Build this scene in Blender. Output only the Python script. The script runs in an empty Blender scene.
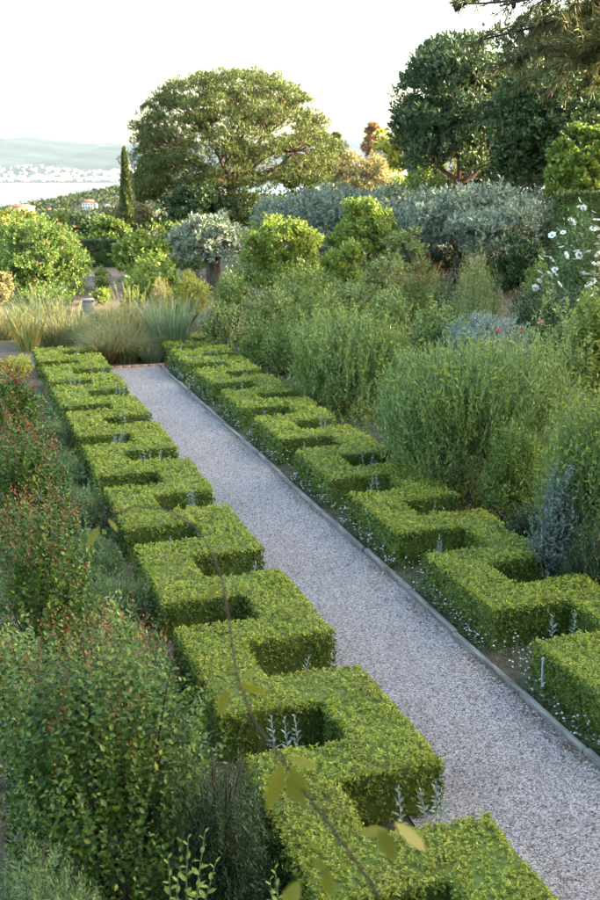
import bpy, bmesh, math
import numpy as np
from mathutils import Vector

# ------------------------------------------------------------------ camera, sky, sun
R = math.radians
scene = bpy.context.scene
COL = scene.collection
CAMZ, PITCH, HEAD, F = 5.11, 14.77, 17.86, 1080.0
cam_d = bpy.data.cameras.new('camera')
cam = bpy.data.objects.new('camera', cam_d)
COL.objects.link(cam)
cam.location = (0, 0, CAMZ)
cam.rotation_euler = (R(90 - PITCH), 0, R(-HEAD))
cam_d.sensor_fit = 'VERTICAL'
cam_d.sensor_height = 36.0
cam_d.lens = F / 900 * 36
cam_d.clip_start = 0.05
cam_d.clip_end = 40000
cam_d.dof.use_dof = True
cam_d.dof.focus_distance = 12.0
cam_d.dof.aperture_fstop = 3.6
scene.camera = cam

SUN_AZ, SUN_EL = 104.0, 17.0          # azimuth clockwise from +Y
world = bpy.data.worlds.new('World')
scene.world = world
world.use_nodes = True
wn = world.node_tree.nodes
sky = wn.new('ShaderNodeTexSky')
sky.sky_type = 'NISHITA'
sky.sun_disc = False
sky.sun_elevation = R(SUN_EL)
sky.sun_rotation = R(SUN_AZ)
sky.air_density = 1.0
sky.dust_density = 3.0
sky.ozone_density = 1.0
world.node_tree.links.new(sky.outputs[0], wn['Background'].inputs[0])
wn['Background'].inputs[1].default_value = 0.15

sun_d = bpy.data.lights.new('sun', 'SUN')
sun_d.energy = 4.0
sun_d.angle = R(0.6)
sun_d.color = (1.0, 0.84, 0.60)
sun = bpy.data.objects.new('sun', sun_d)
COL.objects.link(sun)
_s = Vector((math.sin(R(SUN_AZ)) * math.cos(R(SUN_EL)), math.cos(R(SUN_AZ)) * math.cos(R(SUN_EL)), math.sin(R(SUN_EL))))
sun.rotation_euler = (-_s).to_track_quat('-Z', 'Y').to_euler()

vs = scene.view_settings
vs.view_transform = 'Standard'
vs.look = 'None'
vs.gamma = 1.0
vs.use_curve_mapping = False
vs.exposure = 3.2
vs.use_white_balance = True
vs.white_balance_temperature = 7350
vs.white_balance_tint = 6
scene.render.engine = 'CYCLES'
cy = scene.cycles
cy.use_denoising = True
cy.denoiser = 'OPENIMAGEDENOISE'
cy.max_bounces = 7
cy.diffuse_bounces = 4
cy.glossy_bounces = 2
cy.transmission_bounces = 4
cy.volume_bounces = 1
cy.transparent_max_bounces = 4
cy.caustics_reflective = False
cy.caustics_refractive = False

# ------------------------------------------------------------------ helpers
rng = np.random.default_rng(7)
_h = R(HEAD)
FW = np.array([math.sin(_h), math.cos(_h), 0.0])
RT = np.array([math.cos(_h), -math.sin(_h), 0.0])
_p = R(PITCH)

def at(px, py, d):
    """World point seen at pixel (600x900 frame) at horizontal forward distance d."""
    x = (px - 300) / F
    y = (450 - py) / F
    fwd = math.cos(_p) + y * math.sin(_p)
    up = -math.sin(_p) + y * math.cos(_p)
    k = d / fwd
    return RT * (x * k) + FW * d + np.array([0, 0, CAMZ + up * k])

def zc(px, py, d):
    y = (450 - py) / F
    return d / (math.cos(_p) + y * math.sin(_p))

def smooth(a, b, x):
    t = np.clip((x - a) / (b - a), 0, 1)
    return t * t * (3 - 2 * t)

SEA = -65.0
def ground_z(x, y):
    x = np.asarray(x, float); y = np.asarray(y, float)
    d = x * FW[0] + y * FW[1]
    l = x * RT[0] + y * RT[1]
    e = np.maximum(d - 66, 0)
    z = -66.0 * (1 - np.exp(-.0019 * e * e / (e + 25)))
    hill = 43 * np.exp(-.5 * ((l + 110) / 112) ** 2 - .5 * ((d - 1200) / 260) ** 2)
    z = z + hill - 4 * smooth(1300, 1900, d)
    z = z + .8 * np.sin(x * .013 + 1) * np.cos(y * .011) * smooth(120, 300, d) * 3
    return z

def prep(o, parent=None, kind=None):
    COL.objects.link(o)
    if parent is not None:
        o.parent = parent
    if kind:
        o['kind'] = kind
    return o

def mesh_np(name, V, faces, smooth_shade=False):
    """faces: list of int arrays (m,3)/(m,4)"""
    me = bpy.data.meshes.new(name)
    V = np.ascontiguousarray(V, np.float32)
    faces = [np.asarray(f, np.int32) for f in faces if len(f)]
    me.vertices.add(len(V))
    me.vertices.foreach_set('co', V.ravel())
    idx = np.concatenate([f.ravel() for f in faces])
    tot = np.concatenate([np.full(len(f), f.shape[1], np.int32) for f in faces])
    st = np.concatenate([[0], np.cumsum(tot)[:-1]]).astype(np.int32)
    me.loops.add(len(idx))
    me.loops.foreach_set('vertex_index', idx)
    me.polygons.add(len(tot))
    me.polygons.foreach_set('loop_start', st)
    if smooth_shade:
        me.polygons.foreach_set('use_smooth', np.ones(len(tot), bool))
    me.update(calc_edges=True)
    return me

def merge(parts):
    """parts: list of (V,[faces...])"""
    Vs, F3, F4, n = [], [], [], 0
    for V, fs in parts:
        if len(V) == 0:
            continue
        Vs.append(V)
        for f in fs:
            f = np.asarray(f)
            if len(f) == 0:
                continue
            (F3 if f.shape[1] == 3 else F4).append(f + n)
        n += len(V)
    out = []
    if F3: out.append(np.concatenate(F3))
    if F4: out.append(np.concatenate(F4))
    return np.concatenate(Vs), out

def thing(name, label, cat, loc=(0, 0, 0), group=None):
    o = bpy.data.objects.new(name, None)
    o.empty_display_size = .2
    o.location = [float(v) for v in loc]
    prep(o)
    o['label'] = label
    o['category'] = cat
    if group: o['group'] = group
    return o

def part(name, geo, mat, parent, kind=None, smooth_shade=False):
    V, fs = geo
    off = np.array(parent.location) if parent is not None else 0
    if parent is not None and parent.parent is not None:
        off = off + np.array(parent.parent.location)
    me = mesh_np(name, V - off, fs, smooth_shade)
    me.materials.append(mat)
    return prep(bpy.data.objects.new(name, me), parent, kind)

def struct(name, geo, mat, smooth_shade=False, kind='structure'):
    V, fs = geo
    me = mesh_np(name, V, fs, smooth_shade)
    me.materials.append(mat)
    return prep(bpy.data.objects.new(name, me), None, kind)

def unit(v):
    return v / np.maximum(np.linalg.norm(v, axis=-1, keepdims=True), 1e-9)

def rdirs(n, zmin=-1.0):
    z = rng.uniform(zmin, 1, n)
    a = rng.uniform(0, 2 * np.pi, n)
    r = np.sqrt(1 - z * z)
    return np.stack([r * np.cos(a), r * np.sin(a), z], 1)

def bumps(D, amp, freq=2.2, n=7, rs=None):
    g = rs or rng
    out = np.zeros(len(D))
    for _ in range(n):
        k = g.normal(size=3) * freq
        out += np.cos(D @ k + g.uniform(0, 6.28))
    return 1 + amp * out / math.sqrt(n)

TEMPL = {
    'rhomb': (np.array([[0, 0, 0], [.42, .5, .16], [1, 0, -.1], [.42, -.5, .16]]), [[0, 1, 2], [0, 2, 3]]),
    'oval': (np.array([[0, 0, 0], [.28, .46, .12], [.7, .42, .1], [1, 0, -.12], [.7, -.42, .1], [.28, -.46, .12]]), [[0, 1, 2, 3], [0, 3, 4, 5]]),
    'lance': (np.array([[0, 0, 0], [.35, .5, .1], [1, 0, -.25], [.35, -.5, .1]]), [[0, 1, 2], [0, 2, 3]]),
    'petal': (np.array([[0, 0, 0], [.55, .5, .2], [1, .2, .1], [1, -.2, .1], [.55, -.5, .2]]), None),
}

def leaves(P, D, N, L, W, shape='rhomb'):
    T, Fq = TEMPL[shape]
    n = len(P)
    D = unit(D)
    N = unit(N - (N * D).sum(1, keepdims=True) * D)
    S = np.cross(N, D)
    L = np.broadcast_to(np.asarray(L, float), (n,))[:, None, None]
    W = np.broadcast_to(np.asarray(W, float), (n,))[:, None, None]
    V = P[:, None, :] + D[:, None, :] * T[None, :, :1] * L + S[:, None, :] * T[None, :, 1:2] * W + N[:, None, :] * T[None, :, 2:3] * W
    m = len(T)
    f = np.array(Fq)
    faces = (np.arange(n)[:, None, None] * m + f[None]).reshape(-1, f.shape[1])
    return V.reshape(-1, 3), [faces]

def tube(pts, rad, sides=6, cap=True):
    pts = np.asarray(pts, float)
    n = len(pts)
    rad = np.broadcast_to(np.asarray(rad, float), (n,))
    t = unit(np.gradient(pts, axis=0))
    ref = np.array([0, 0, 1.0]) if abs(t[0][2]) < .8 else np.array([1.0, 0, 0])
    V = []
    for i in range(n):
        a = unit(np.cross(t[i], ref)); b = np.cross(t[i], a)
        ang = np.arange(sides) * 2 * np.pi / sides
        V.append(pts[i] + rad[i] * (np.cos(ang)[:, None] * a + np.sin(ang)[:, None] * b))
    V = np.concatenate(V)
    q = []
    for i in range(n - 1):
        for s in range(sides):
            s2 = (s + 1) % sides
            q.append((i * sides + s, i * sides + s2, (i + 1) * sides + s2, (i + 1) * sides + s))
    fs = [np.array(q)]
    if cap:
        V = np.concatenate([V, pts[-1:]])
        k = len(V) - 1
        fs.append(np.array([((n - 1) * sides + s, (n - 1) * sides + (s + 1) % sides, k) for s in range(sides)]))
    return V, fs

def limb(p0, p1, r0, r1, bend=.15, seg=6, sides=6, sag=0.0):
    p0 = np.asarray(p0, float); p1 = np.asarray(p1, float)
    ln = np.linalg.norm(p1 - p0)
    t = np.linspace(0, 1, seg + 1)[:, None]
    off = rng.normal(size=3) * bend * ln * .5
    off2 = rng.normal(size=3) * bend * ln * .25
    pts = p0 + (p1 - p0) * t + off * (t * (1 - t)) * 2 + off2 * np.sin(t * np.pi * 2) * .5
    pts[:, 2] += sag * ln * (t[:, 0] * (1 - t[:, 0])) * 4
    return tube(pts, np.linspace(r0, r1, seg + 1), sides)

def boxg(x0, x1, y0, y1, z0, z1):
    V = np.array([[x, y, z] for z in (z0, z1) for y in (y0, y1) for x in (x0, x1)], float)
    return V, [np.array([[0, 2, 3, 1], [4, 5, 7, 6], [0, 1, 5, 4], [2, 6, 7, 3], [0, 4, 6, 2], [1, 3, 7, 5]])]

def shoots(tips, dirs, slen, K, L, W, ang=50, shape='rhomb', tipscale=.6, jitter=.25):
    """leaves placed spirally along short shoots ending at tips"""
    n = len(tips)
    dirs = unit(dirs)
    slen = np.broadcast_to(np.asarray(slen, float), (n,))
    L = np.broadcast_to(np.asarray(L, float), (n,))
    W = np.broadcast_to(np.asarray(W, float), (n,))
    j = (np.arange(K) + .3) / K
    pos = tips[:, None, :] - dirs[:, None, :] * (slen[:, None] * (1 - j)[None])[..., None]
    a = unit(np.cross(dirs, rng.normal(size=(n, 3))))
    b = np.cross(dirs, a)
    ph = np.arange(K) * 2.4
    perp = a[:, None, :] * np.cos(ph)[None, :, None] + b[:, None, :] * np.sin(ph)[None, :, None]
    A = R(ang) * (1.15 - .55 * j)[None, :, None]
    ax = dirs[:, None, :] * np.cos(A) + perp * np.sin(A) + rng.normal(size=(n, K, 3)) * jitter
    ax = unit(ax)
    nr = np.broadcast_to(dirs[:, None, :], ax.shape) + rng.normal(size=(n, K, 3)) * .25
    sc = (1 - (1 - tipscale) * j ** 2)[None] * rng.uniform(.75, 1.2, (n, K))
    return leaves(pos.reshape(-1, 3), ax.reshape(-1, 3), nr.reshape(-1, 3), (L[:, None] * sc).ravel(), (W[:, None] * sc).ravel(), shape)

def dome_tips(c, rx, ry, h, n, zmin=-.25, bump=.16, freq=2.4, shell=.18, zc_frac=.45):
    """tips on a bumpy dome: ellipsoid centred at zc_frac*h, top at h"""
    D = rdirs(n, zmin)
    m = bumps(D, bump, freq) * bumps(D, bump * .55, freq * 3.3)
    u = 1 - shell * rng.random(n) ** 1.5 * 2 + (rng.random(n) < .1) * rng.random(n) * .12
    cz = h * zc_frac
    P = np.stack([D[:, 0] * rx, D[:, 1] * ry, D[:, 2] * np.where(D[:, 2] > 0, h - cz, cz)], 1) * (m * u)[:, None]
    P[:, 2] += cz
    P[:, 2] = np.maximum(P[:, 2], .03)
    return P + np.asarray(c), D

# ------------------------------------------------------------------ materials
def new_mat(name):
    m = bpy.data.materials.new(name)
    m.use_nodes = True
    nt = m.node_tree
    nt.nodes.clear()
    out = nt.nodes.new('ShaderNodeOutputMaterial')
    return m, nt, out

def leaf_mat(name, cols, transl=.3, rough=.5, patch=None, patch_scale=1.2, spec=.3, patch_amt=.55):
    m, nt, out = new_mat(name)
    N, K = nt.nodes, nt.links
    geo = N.new('ShaderNodeNewGeometry')
    ramp = N.new('ShaderNodeValToRGB')
    e = ramp.color_ramp.elements
    while len(e) < len(cols):
        e.new(.5)
    for i, c in enumerate(cols):
        e[i].position = i / max(1, len(cols) - 1)
        e[i].color = (*c, 1)
    K.new(geo.outputs['Random Per Island'], ramp.inputs[0])
    colr = ramp.outputs[0]
    if patch:
        nz = N.new('ShaderNodeTexNoise')
        nz.inputs['Scale'].default_value = patch_scale
        nz.inputs['Detail'].default_value = 3
        K.new(geo.outputs['Position'], nz.inputs['Vector'])
        mr = N.new('ShaderNodeMapRange')
        mr.inputs[1].default_value = .48; mr.inputs[2].default_value = .72
        mr.inputs[4].default_value = patch_amt
        K.new(nz.outputs[0], mr.inputs[0])
        mx = N.new('ShaderNodeMix'); mx.data_type = 'RGBA'
        K.new(mr.outputs[0], mx.inputs[0])
        K.new(colr, mx.inputs[6])
        mx.inputs[7].default_value = (*patch, 1)
        colr = mx.outputs[2]
    pb = N.new('ShaderNodeBsdfPrincipled')
    pb.inputs['Roughness'].default_value = rough
    pb.inputs['Specular IOR Level'].default_value = spec
    K.new(colr, pb.inputs['Base Color'])
    tr = N.new('ShaderNodeBsdfTranslucent')
    K.new(colr, tr.inputs[0])
    ms = N.new('ShaderNodeMixShader')
    ms.inputs[0].default_value = transl
    K.new(pb.outputs[0], ms.inputs[1])
    K.new(tr.outputs[0], ms.inputs[2])
    K.new(ms.outputs[0], out.inputs[0])
    return m

def plain_mat(name, c1, c2, scale=8, rough=.8, bump=.0, detail=5, stretch=None, spec=.3):
    m, nt, out = new_mat(name)
    N, K = nt.nodes, nt.links
    tc = N.new('ShaderNodeTexCoord')
    mp = N.new('ShaderNodeMapping')
    if stretch: mp.inputs['Scale'].default_value = stretch
    K.new(tc.outputs['Object'], mp.inputs[0])
    nz = N.new('ShaderNodeTexNoise')
    nz.inputs['Scale'].default_value = scale
    nz.inputs['Detail'].default_value = detail
    nz.inputs['Roughness'].default_value = .65
    K.new(mp.outputs[0], nz.inputs['Vector'])
    rp = N.new('ShaderNodeValToRGB')
    rp.color_ramp.elements[0].position = .3; rp.color_ramp.elements[1].position = .7
    rp.color_ramp.elements[0].color = (*c1, 1); rp.color_ramp.elements[1].color = (*c2, 1)
    K.new(nz.outputs[0], rp.inputs[0])
    pb = N.new('ShaderNodeBsdfPrincipled')
    pb.inputs['Roughness'].default_value = rough
    pb.inputs['Specular IOR Level'].default_value = spec
    K.new(rp.outputs[0], pb.inputs['Base Color'])
    if bump:
        bp = N.new('ShaderNodeBump')
        bp.inputs['Strength'].default_value = bump
        bp.inputs['Distance'].default_value = .02
        K.new(nz.outputs[0], bp.inputs['Height'])
        K.new(bp.outputs[0], pb.inputs['Normal'])
    K.new(pb.outputs[0], out.inputs[0])
    return m

def gravel_mat():
    m, nt, out = new_mat('gravel')
    N, K = nt.nodes, nt.links
    tc = N.new('ShaderNodeTexCoord')
    vo = N.new('ShaderNodeTexVoronoi'); vo.inputs['Scale'].default_value = 78
    K.new(tc.outputs['Object'], vo.inputs['Vector'])
    rp = N.new('ShaderNodeValToRGB')
    for i, (p, c) in enumerate([(0, (.06, .043, .036)), (.16, (.13, .11, .102)), (.5, (.225, .202, .198)), (1, (.40, .368, .362))]):
        e = rp.color_ramp.elements[i] if i < 2 else rp.color_ramp.elements.new(p)
        e.position = p; e.color = (*c, 1)
    sp = N.new('ShaderNodeSeparateColor')
    K.new(vo.outputs['Color'], sp.inputs[0])
    K.new(sp.outputs[0], rp.inputs[0])
    nz = N.new('ShaderNodeTexNoise'); nz.inputs['Scale'].default_value = 1.7; nz.inputs['Detail'].default_value = 8
    nz.inputs['Roughness'].default_value = .7
    K.new(tc.outputs['Object'], nz.inputs['Vector'])
    mr = N.new('ShaderNodeMapRange'); mr.inputs[1].default_value = .5; mr.inputs[2].default_value = .78; mr.inputs[4].default_value = .5
    K.new(nz.outputs[0], mr.inputs[0])
    mx = N.new('ShaderNodeMix'); mx.data_type = 'RGBA'
    K.new(mr.outputs[0], mx.inputs[0]); K.new(rp.outputs[0], mx.inputs[6]); mx.inputs[7].default_value = (.11, .085, .07, 1)
    pb = N.new('ShaderNodeBsdfPrincipled'); pb.inputs['Roughness'].default_value = .85
    K.new(mx.outputs[2], pb.inputs['Base Color'])
    bp = N.new('ShaderNodeBump'); bp.inputs['Strength'].default_value = .8; bp.inputs['Distance'].default_value = .012; bp.invert = True
    K.new(vo.outputs['Distance'], bp.inputs['Height']); K.new(bp.outputs[0], pb.inputs['Normal'])
    K.new(pb.outputs[0], out.inputs[0])
    return m

def ground_mat():
    m, nt, out = new_mat('ground')
    N, K = nt.nodes, nt.links
    geo = N.new('ShaderNodeNewGeometry')
    def noise(sc, det=6):
        n = N.new('ShaderNodeTexNoise'); n.inputs['Scale'].default_value = sc; n.inputs['Detail'].default_value = det
        K.new(geo.outputs['Position'], n.inputs['Vector']); return n
    a = noise(7); b = noise(.35)
    r1 = N.new('ShaderNodeValToRGB')
    r1.color_ramp.elements[0].color = (.028, .02, .014, 1); r1.color_ramp.elements[1].color = (.12, .085, .058, 1)
    r1.color_ramp.elements[0].position = .3; r1.color_ramp.elements[1].position = .75
    K.new(a.outputs[0], r1.inputs[0])
    r2 = N.new('ShaderNodeValToRGB')
    r2.color_ramp.elements[0].color = (.022, .03, .010, 1); r2.color_ramp.elements[1].color = (.095, .08, .045, 1)
    r2.color_ramp.elements[0].position = .35; r2.color_ramp.elements[1].position = .7
    K.new(a.outputs[0], r2.inputs[0])
    mr = N.new('ShaderNodeMapRange'); mr.inputs[1].default_value = .42; mr.inputs[2].default_value = .6
    K.new(b.outputs[0], mr.inputs[0])
    mx = N.new('ShaderNodeMix'); mx.data_type = 'RGBA'
    K.new(mr.outputs[0], mx.inputs[0]); K.new(r1.outputs[0], mx.inputs[6]); K.new(r2.outputs[0], mx.inputs[7])
    pb = N.new('ShaderNodeBsdfPrincipled'); pb.inputs['Roughness'].default_value = .95
    K.new(mx.outputs[2], pb.inputs['Base Color'])
    bp = N.new('ShaderNodeBump'); bp.inputs['Strength'].default_value = .7; bp.inputs['Distance'].default_value = .04
    K.new(a.outputs[0], bp.inputs['Height']); K.new(bp.outputs[0], pb.inputs['Normal'])
    K.new(pb.outputs[0], out.inputs[0])
    return m

M = {}
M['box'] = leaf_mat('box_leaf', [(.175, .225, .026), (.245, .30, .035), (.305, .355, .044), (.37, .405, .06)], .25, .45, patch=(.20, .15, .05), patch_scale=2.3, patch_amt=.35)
M['boxside_shaded'] = leaf_mat('box_side_leaf_shaded', [(.035, .068, .010), (.075, .125, .016), (.125, .185, .025), (.19, .25, .038)], .18, .45)  # older side leaves, darkened further for the shade on hedge faces
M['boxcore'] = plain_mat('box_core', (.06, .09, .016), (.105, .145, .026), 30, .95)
M['ground'] = ground_mat()
M['gravel'] = gravel_mat()
M['pebble'] = leaf_mat('pebble', [(.08, .055, .045), (.19, .165, .165), (.28, .25, .26), (.45, .415, .43)], 0, .85)
M['litter'] = leaf_mat('dry_litter', [(.07, .035, .02), (.15, .08, .04), (.20, .13, .07)], .1, .8)
M['kerb'] = plain_mat('edging_stone', (.07, .065, .05), (.26, .25, .225), 11, .9, .4, stretch=(1, .25, 1))
M['terracotta'] = plain_mat('terracotta', (.26, .13, .08), (.40, .23, .16), 12, .9, .3)
M['bark'] = plain_mat('bark_grey', (.035, .028, .022), (.12, .10, .085), 9, .95, .8, stretch=(1, 1, .3))
M['pinebark'] = plain_mat('bark_pine', (.04, .024, .018), (.14, .085, .06), 5, .95, .8, stretch=(1, 1, .35))
M['stem'] = plain_mat('stem_brown', (.025, .015, .012), (.06, .038, .028), 20, .8)
M['greenstem'] = plain_mat('stem_green', (.06, .08, .025), (.11, .13, .04), 20, .7)
M['metal'] = plain_mat('galvanised', (.18, .21, .23), (.32, .36, .38), 20, .45)
M['stone'] = plain_mat('stone', (.13, .14, .145), (.22, .225, .23), 6, .9, .3)
M['soil'] = plain_mat('bare_soil', (.085, .06, .045), (.15, .11, .082), 1.5, .95, .5, 8)
# foliage kinds
M['redshrub'] = leaf_mat('redshrub_leaf', [(.03, .07, .013), (.075, .145, .024), (.145, .23, .04)], .28, .42, spec=.3)
M['redtip'] = leaf_mat('red_tip', [(.11, .06, .022), (.24, .06, .035), (.20, .12, .035)], .3, .4)
M['abelia'] = leaf_mat('abelia_leaf', [(.08, .13, .03), (.14, .21, .05), (.24, .32, .095)], .28, .4)
M['rosemary'] = leaf_mat('rosemary_leaf', [(.018, .042, .014), (.036, .07, .026), (.065, .11, .044)], .1, .5)
M['lavender'] = leaf_mat('lavender_leaf', [(.07, .12, .04), (.12, .19, .07), (.18, .26, .11)], .2, .6)
M['silver'] = leaf_mat('silver_leaf', [(.13, .17, .14), (.20, .25, .21), (.28, .33, .29)], .2, .7)
M['artemisia'] = leaf_mat('artemisia_leaf', [(.10, .16, .13), (.17, .24, .20), (.25, .32, .28)], .2, .7)
M['bluefol'] = leaf_mat('blue_leaf', [(.08, .12, .10), (.13, .18, .15), (.19, .25, .22)], .2, .6)
M['bupleurum'] = leaf_mat('bupleurum_leaf', [(.085, .145, .048), (.15, .235, .07), (.245, .335, .105)], .25, .42, patch=(.20, .24, .04), patch_scale=1.1, patch_amt=.4)
M['umbel'] = leaf_mat('umbel_flower', [(.22, .25, .02), (.34, .36, .03), (.42, .42, .06)], .3, .6)
M['midgreen'] = leaf_mat('midgreen_leaf', [(.07, .12, .024), (.125, .19, .038), (.21, .285, .06)], .25, .45, patch=(.18, .20, .045), patch_scale=.8, patch_amt=.4)
M['phlomis'] = leaf_mat('phlomis_leaf', [(.10, .145, .045), (.165, .22, .068), (.26, .31, .105)], .22, .6)
M['lime'] = leaf_mat('lime_leaf', [(.10, .15, .025), (.17, .24, .038), (.26, .33, .065)], .38, .45)
M['yellow'] = leaf_mat('yellow_leaf', [(.20, .22, .03), (.32, .33, .05), (.42, .42, .09)], .4, .5)
M['gold'] = leaf_mat('gold_leaf', [(.17, .15, .055), (.27, .235, .10), (.36, .32, .16)], .3, .6)
M['orange'] = leaf_mat('orange_leaf', [(.22, .12, .06), (.32, .19, .09), (.30, .24, .10)], .3, .6)
M['olive'] = leaf_mat('olive_leaf', [(.12, .16, .105), (.19, .24, .165), (.29, .34, .25)], .15, .55)
M['pine'] = leaf_mat('pine_needle', [(.042, .068, .018), (.08, .11, .026), (.135, .165, .036)], .2, .55)
M['darkpine'] = leaf_mat('dark_pine_needle', [(.03, .06, .026), (.055, .095, .04), (.085, .13, .052)], .15, .55)
M['boughneedle'] = leaf_mat('bough_needle', [(.05, .06, .016), (.085, .095, .022), (.13, .12, .03)], .2, .55)
M['cypress'] = leaf_mat('cypress_leaf', [(.05, .075, .022), (.085, .115, .03), (.13, .15, .045)], .15, .6)
M['treegreen'] = leaf_mat('tree_leaf', [(.07, .13, .028), (.115, .19, .04), (.18, .26, .06)], .35, .45)
M['darkgreen'] = leaf_mat('dark_leaf', [(.025, .052, .018), (.045, .08, .027), (.075, .115, .038)], .18, .45)
M['tan_grass'] = leaf_mat('tan_grass', [(.16, .16, .06), (.24, .23, .10), (.20, .24, .08)], .3, .6)
M['green_grass'] = leaf_mat('green_grass', [(.09, .14, .04), (.15, .20, .07), (.24, .27, .13)], .3, .5)
M['bluegrass'] = leaf_mat('blue_grass', [(.10, .17, .08), (.17, .24, .12), (.26, .31, .17)], .25, .5)
M['bronze'] = leaf_mat('bronze_strap', [(.22, .10, .03), (.18, .13, .05), (.10, .10, .04)], .3, .4)
M['strap'] = leaf_mat('yellow_strap', [(.16, .20, .06), (.38, .30, .07), (.12, .17, .06)], .3, .4)
M['white'] = leaf_mat('white_petal', [(.72, .72, .70), (.82, .82, .80)], .25, .5)
M['pink'] = leaf_mat('pink_petal', [(.55, .06, .22), (.65, .12, .30)], .3, .5)
M['blush'] = leaf_mat('blush_petal', [(.50, .38, .42), (.75, .72, .72), (.80, .80, .78)], .25, .5)
M['blossom'] = leaf_mat('salmon_blossom', [(.40, .18, .10), (.50, .27, .17)], .3, .6)
M['twigleaf'] = leaf_mat('twig_leaf', [(.15, .165, .02), (.21, .21, .028)], .4, .45)
M['gcover'] = leaf_mat('ground_cover_leaf', [(.06, .10, .03), (.10, .15, .045), (.15, .20, .07)], .25, .5)
M['farwood'] = leaf_mat('far_wood', [(.018, .035, .012), (.035, .06, .02), (.06, .08, .03)], .1, .8)
M['bud'] = leaf_mat('lilac_flower', [(.14, .10, .35), (.22, .16, .45)], .2, .6)

# ------------------------------------------------------------------ setting: ground, sea, mountains
def polar_ground():
    radii = np.concatenate([[0], np.geomspace(3, 3200, 70)])
    na = 128
    th = np.arange(na) * 2 * np.pi / na
    X = np.concatenate([[0], (radii[1:, None] * np.cos(th)).ravel()])
    Y = np.concatenate([[0], (radii[1:, None] * np.sin(th)).ravel()])
    V = np.stack([X, Y, ground_z(X, Y)], 1)
    t = np.array([[0, 1 + s, 1 + (s + 1) % na] for s in range(na)])
    i = np.arange(len(radii) - 2)[:, None]; s = np.arange(na)[None]
    a = 1 + i * na + s; b = 1 + i * na + (s + 1) % na
    q = np.stack([a, a + na, b + na, b], -1).reshape(-1, 4)
    return V, [t, q]
struct('ground', polar_ground(), M['ground'], True)

def water_mat():
    m, nt, out = new_mat('sea_water')
    N, K = nt.nodes, nt.links
    pb = N.new('ShaderNodeBsdfPrincipled')
    pb.inputs['Base Color'].default_value = (.03, .08, .11, 1)
    pb.inputs['Roughness'].default_value = .25
    geo = N.new('ShaderNodeNewGeometry')
    nz = N.new('ShaderNodeTexNoise'); nz.inputs['Scale'].default_value = .05; nz.inputs['Detail'].default_value = 5
    K.new(geo.outputs['Position'], nz.inputs['Vector'])
    bp = N.new('ShaderNodeBump'); bp.inputs['Strength'].default_value = .3; bp.inputs['Distance'].default_value = 1.0
    K.new(nz.outputs[0], bp.inputs['Height']); K.new(bp.outputs[0], pb.inputs['Normal'])
    K.new(pb.outputs[0], out.inputs[0])
    return m

def ld(l, d, z):
    l = np.asarray(l, float); d = np.asarray(d, float)
    return RT * l[..., None] + FW * d[..., None] + np.asarray(z, float)[..., None] * np.array([0, 0, 1.0])

sq = ld(np.array([-4600, 4600, 4600, -4600]), np.array([500, 500, 9300, 9300]), np.full(4, SEA))
struct('sea', (sq, [np.array([[0, 1, 2, 3]])]), water_mat())

def mountain_z(l, d):
    s = smooth(4420, 4700, d + 90 * np.sin(l * .004) + 40 * np.sin(l * .013))
    z = -68 + 8 * s
    px = l / np.maximum(d, 1) * F + 300
    rear = 252 - .085 * np.abs(px - 5) + 16 * np.sin(l * .0021 + 1.0) + 9 * np.sin(l * .0057)
    z = z + (rear - 8) * smooth(4900, 8200, d) * (1 - .5 * smooth(8300, 9200, d))
    z = z + 38 * np.exp(-.5 * ((d - 5900 - 300 * np.sin(l * .002)) / 420) ** 2) * (.7 + .5 * np.sin(l * .0033 + 2.2))
    z = z + smooth(4700, 6000, d) * (11 * np.sin(l * .011 + d * .004) * np.cos(d * .006 - l * .003) + 6 * np.sin(l * .027 - d * .013))
    return z
gl, gd = np.meshgrid(np.linspace(-4500, 4500, 150), np.linspace(4350, 9250, 60), indexing='ij')
Vm = ld(gl.ravel(), gd.ravel(), mountain_z(gl, gd).ravel())
ii, jj = np.meshgrid(np.arange(149), np.arange(59), indexing='ij')
a = (ii * 60 + jj).ravel()
struct('mountains', (Vm, [np.stack([a, a + 60, a + 61, a + 1], 1)]), plain_mat('mountain_scrub_hazed', (.012, .028, .04), (.032, .05, .06), .012, .95), True)  # haze blue is put into the scrub colour

# far town across the water
bl = []
for i in range(520):
    l = rng.uniform(-1700, -620); d = rng.uniform(4660, 4800) if i < 240 else rng.uniform(4700, 5750)
    w, dp, h = rng.uniform(8, 26), rng.uniform(8, 18), rng.uniform(6, 13)
    z = float(mountain_z(np.array(l), np.array(d)))
    V, f = boxg(-w / 2, w / 2, -dp / 2, dp / 2, z - 4, z + h)
    c = rng.uniform(-.5, .5)
    Vr = V.copy(); Vr[:, 0] = V[:, 0] * math.cos(c) - V[:, 1] * math.sin(c); Vr[:, 1] = V[:, 0] * math.sin(c) + V[:, 1] * math.cos(c)
    Vr[:, :2] += (RT * l + FW * d)[:2]
    bl.append((Vr, f))
town = struct('far_town', merge(bl), leaf_mat('town_wall', [(.40, .37, .33), (.5, .48, .44), (.30, .20, .15)], 0, .8), kind='stuff')
town['label'] = 'scatter of pale houses along the far shore below the mountains'
town['category'] = 'town'

# ------------------------------------------------------------------ gravel path, edging
PATH_END = 27.8
UK = 5.09
V = np.array([[3.2, -2, .012], [UK - .02, -2, .012], [UK - .02, PATH_END, .012], [3.2, PATH_END, .012]])
struct('gravel_path', (V, [np.array([[0, 1, 2, 3]])]), M['gravel'])

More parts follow.
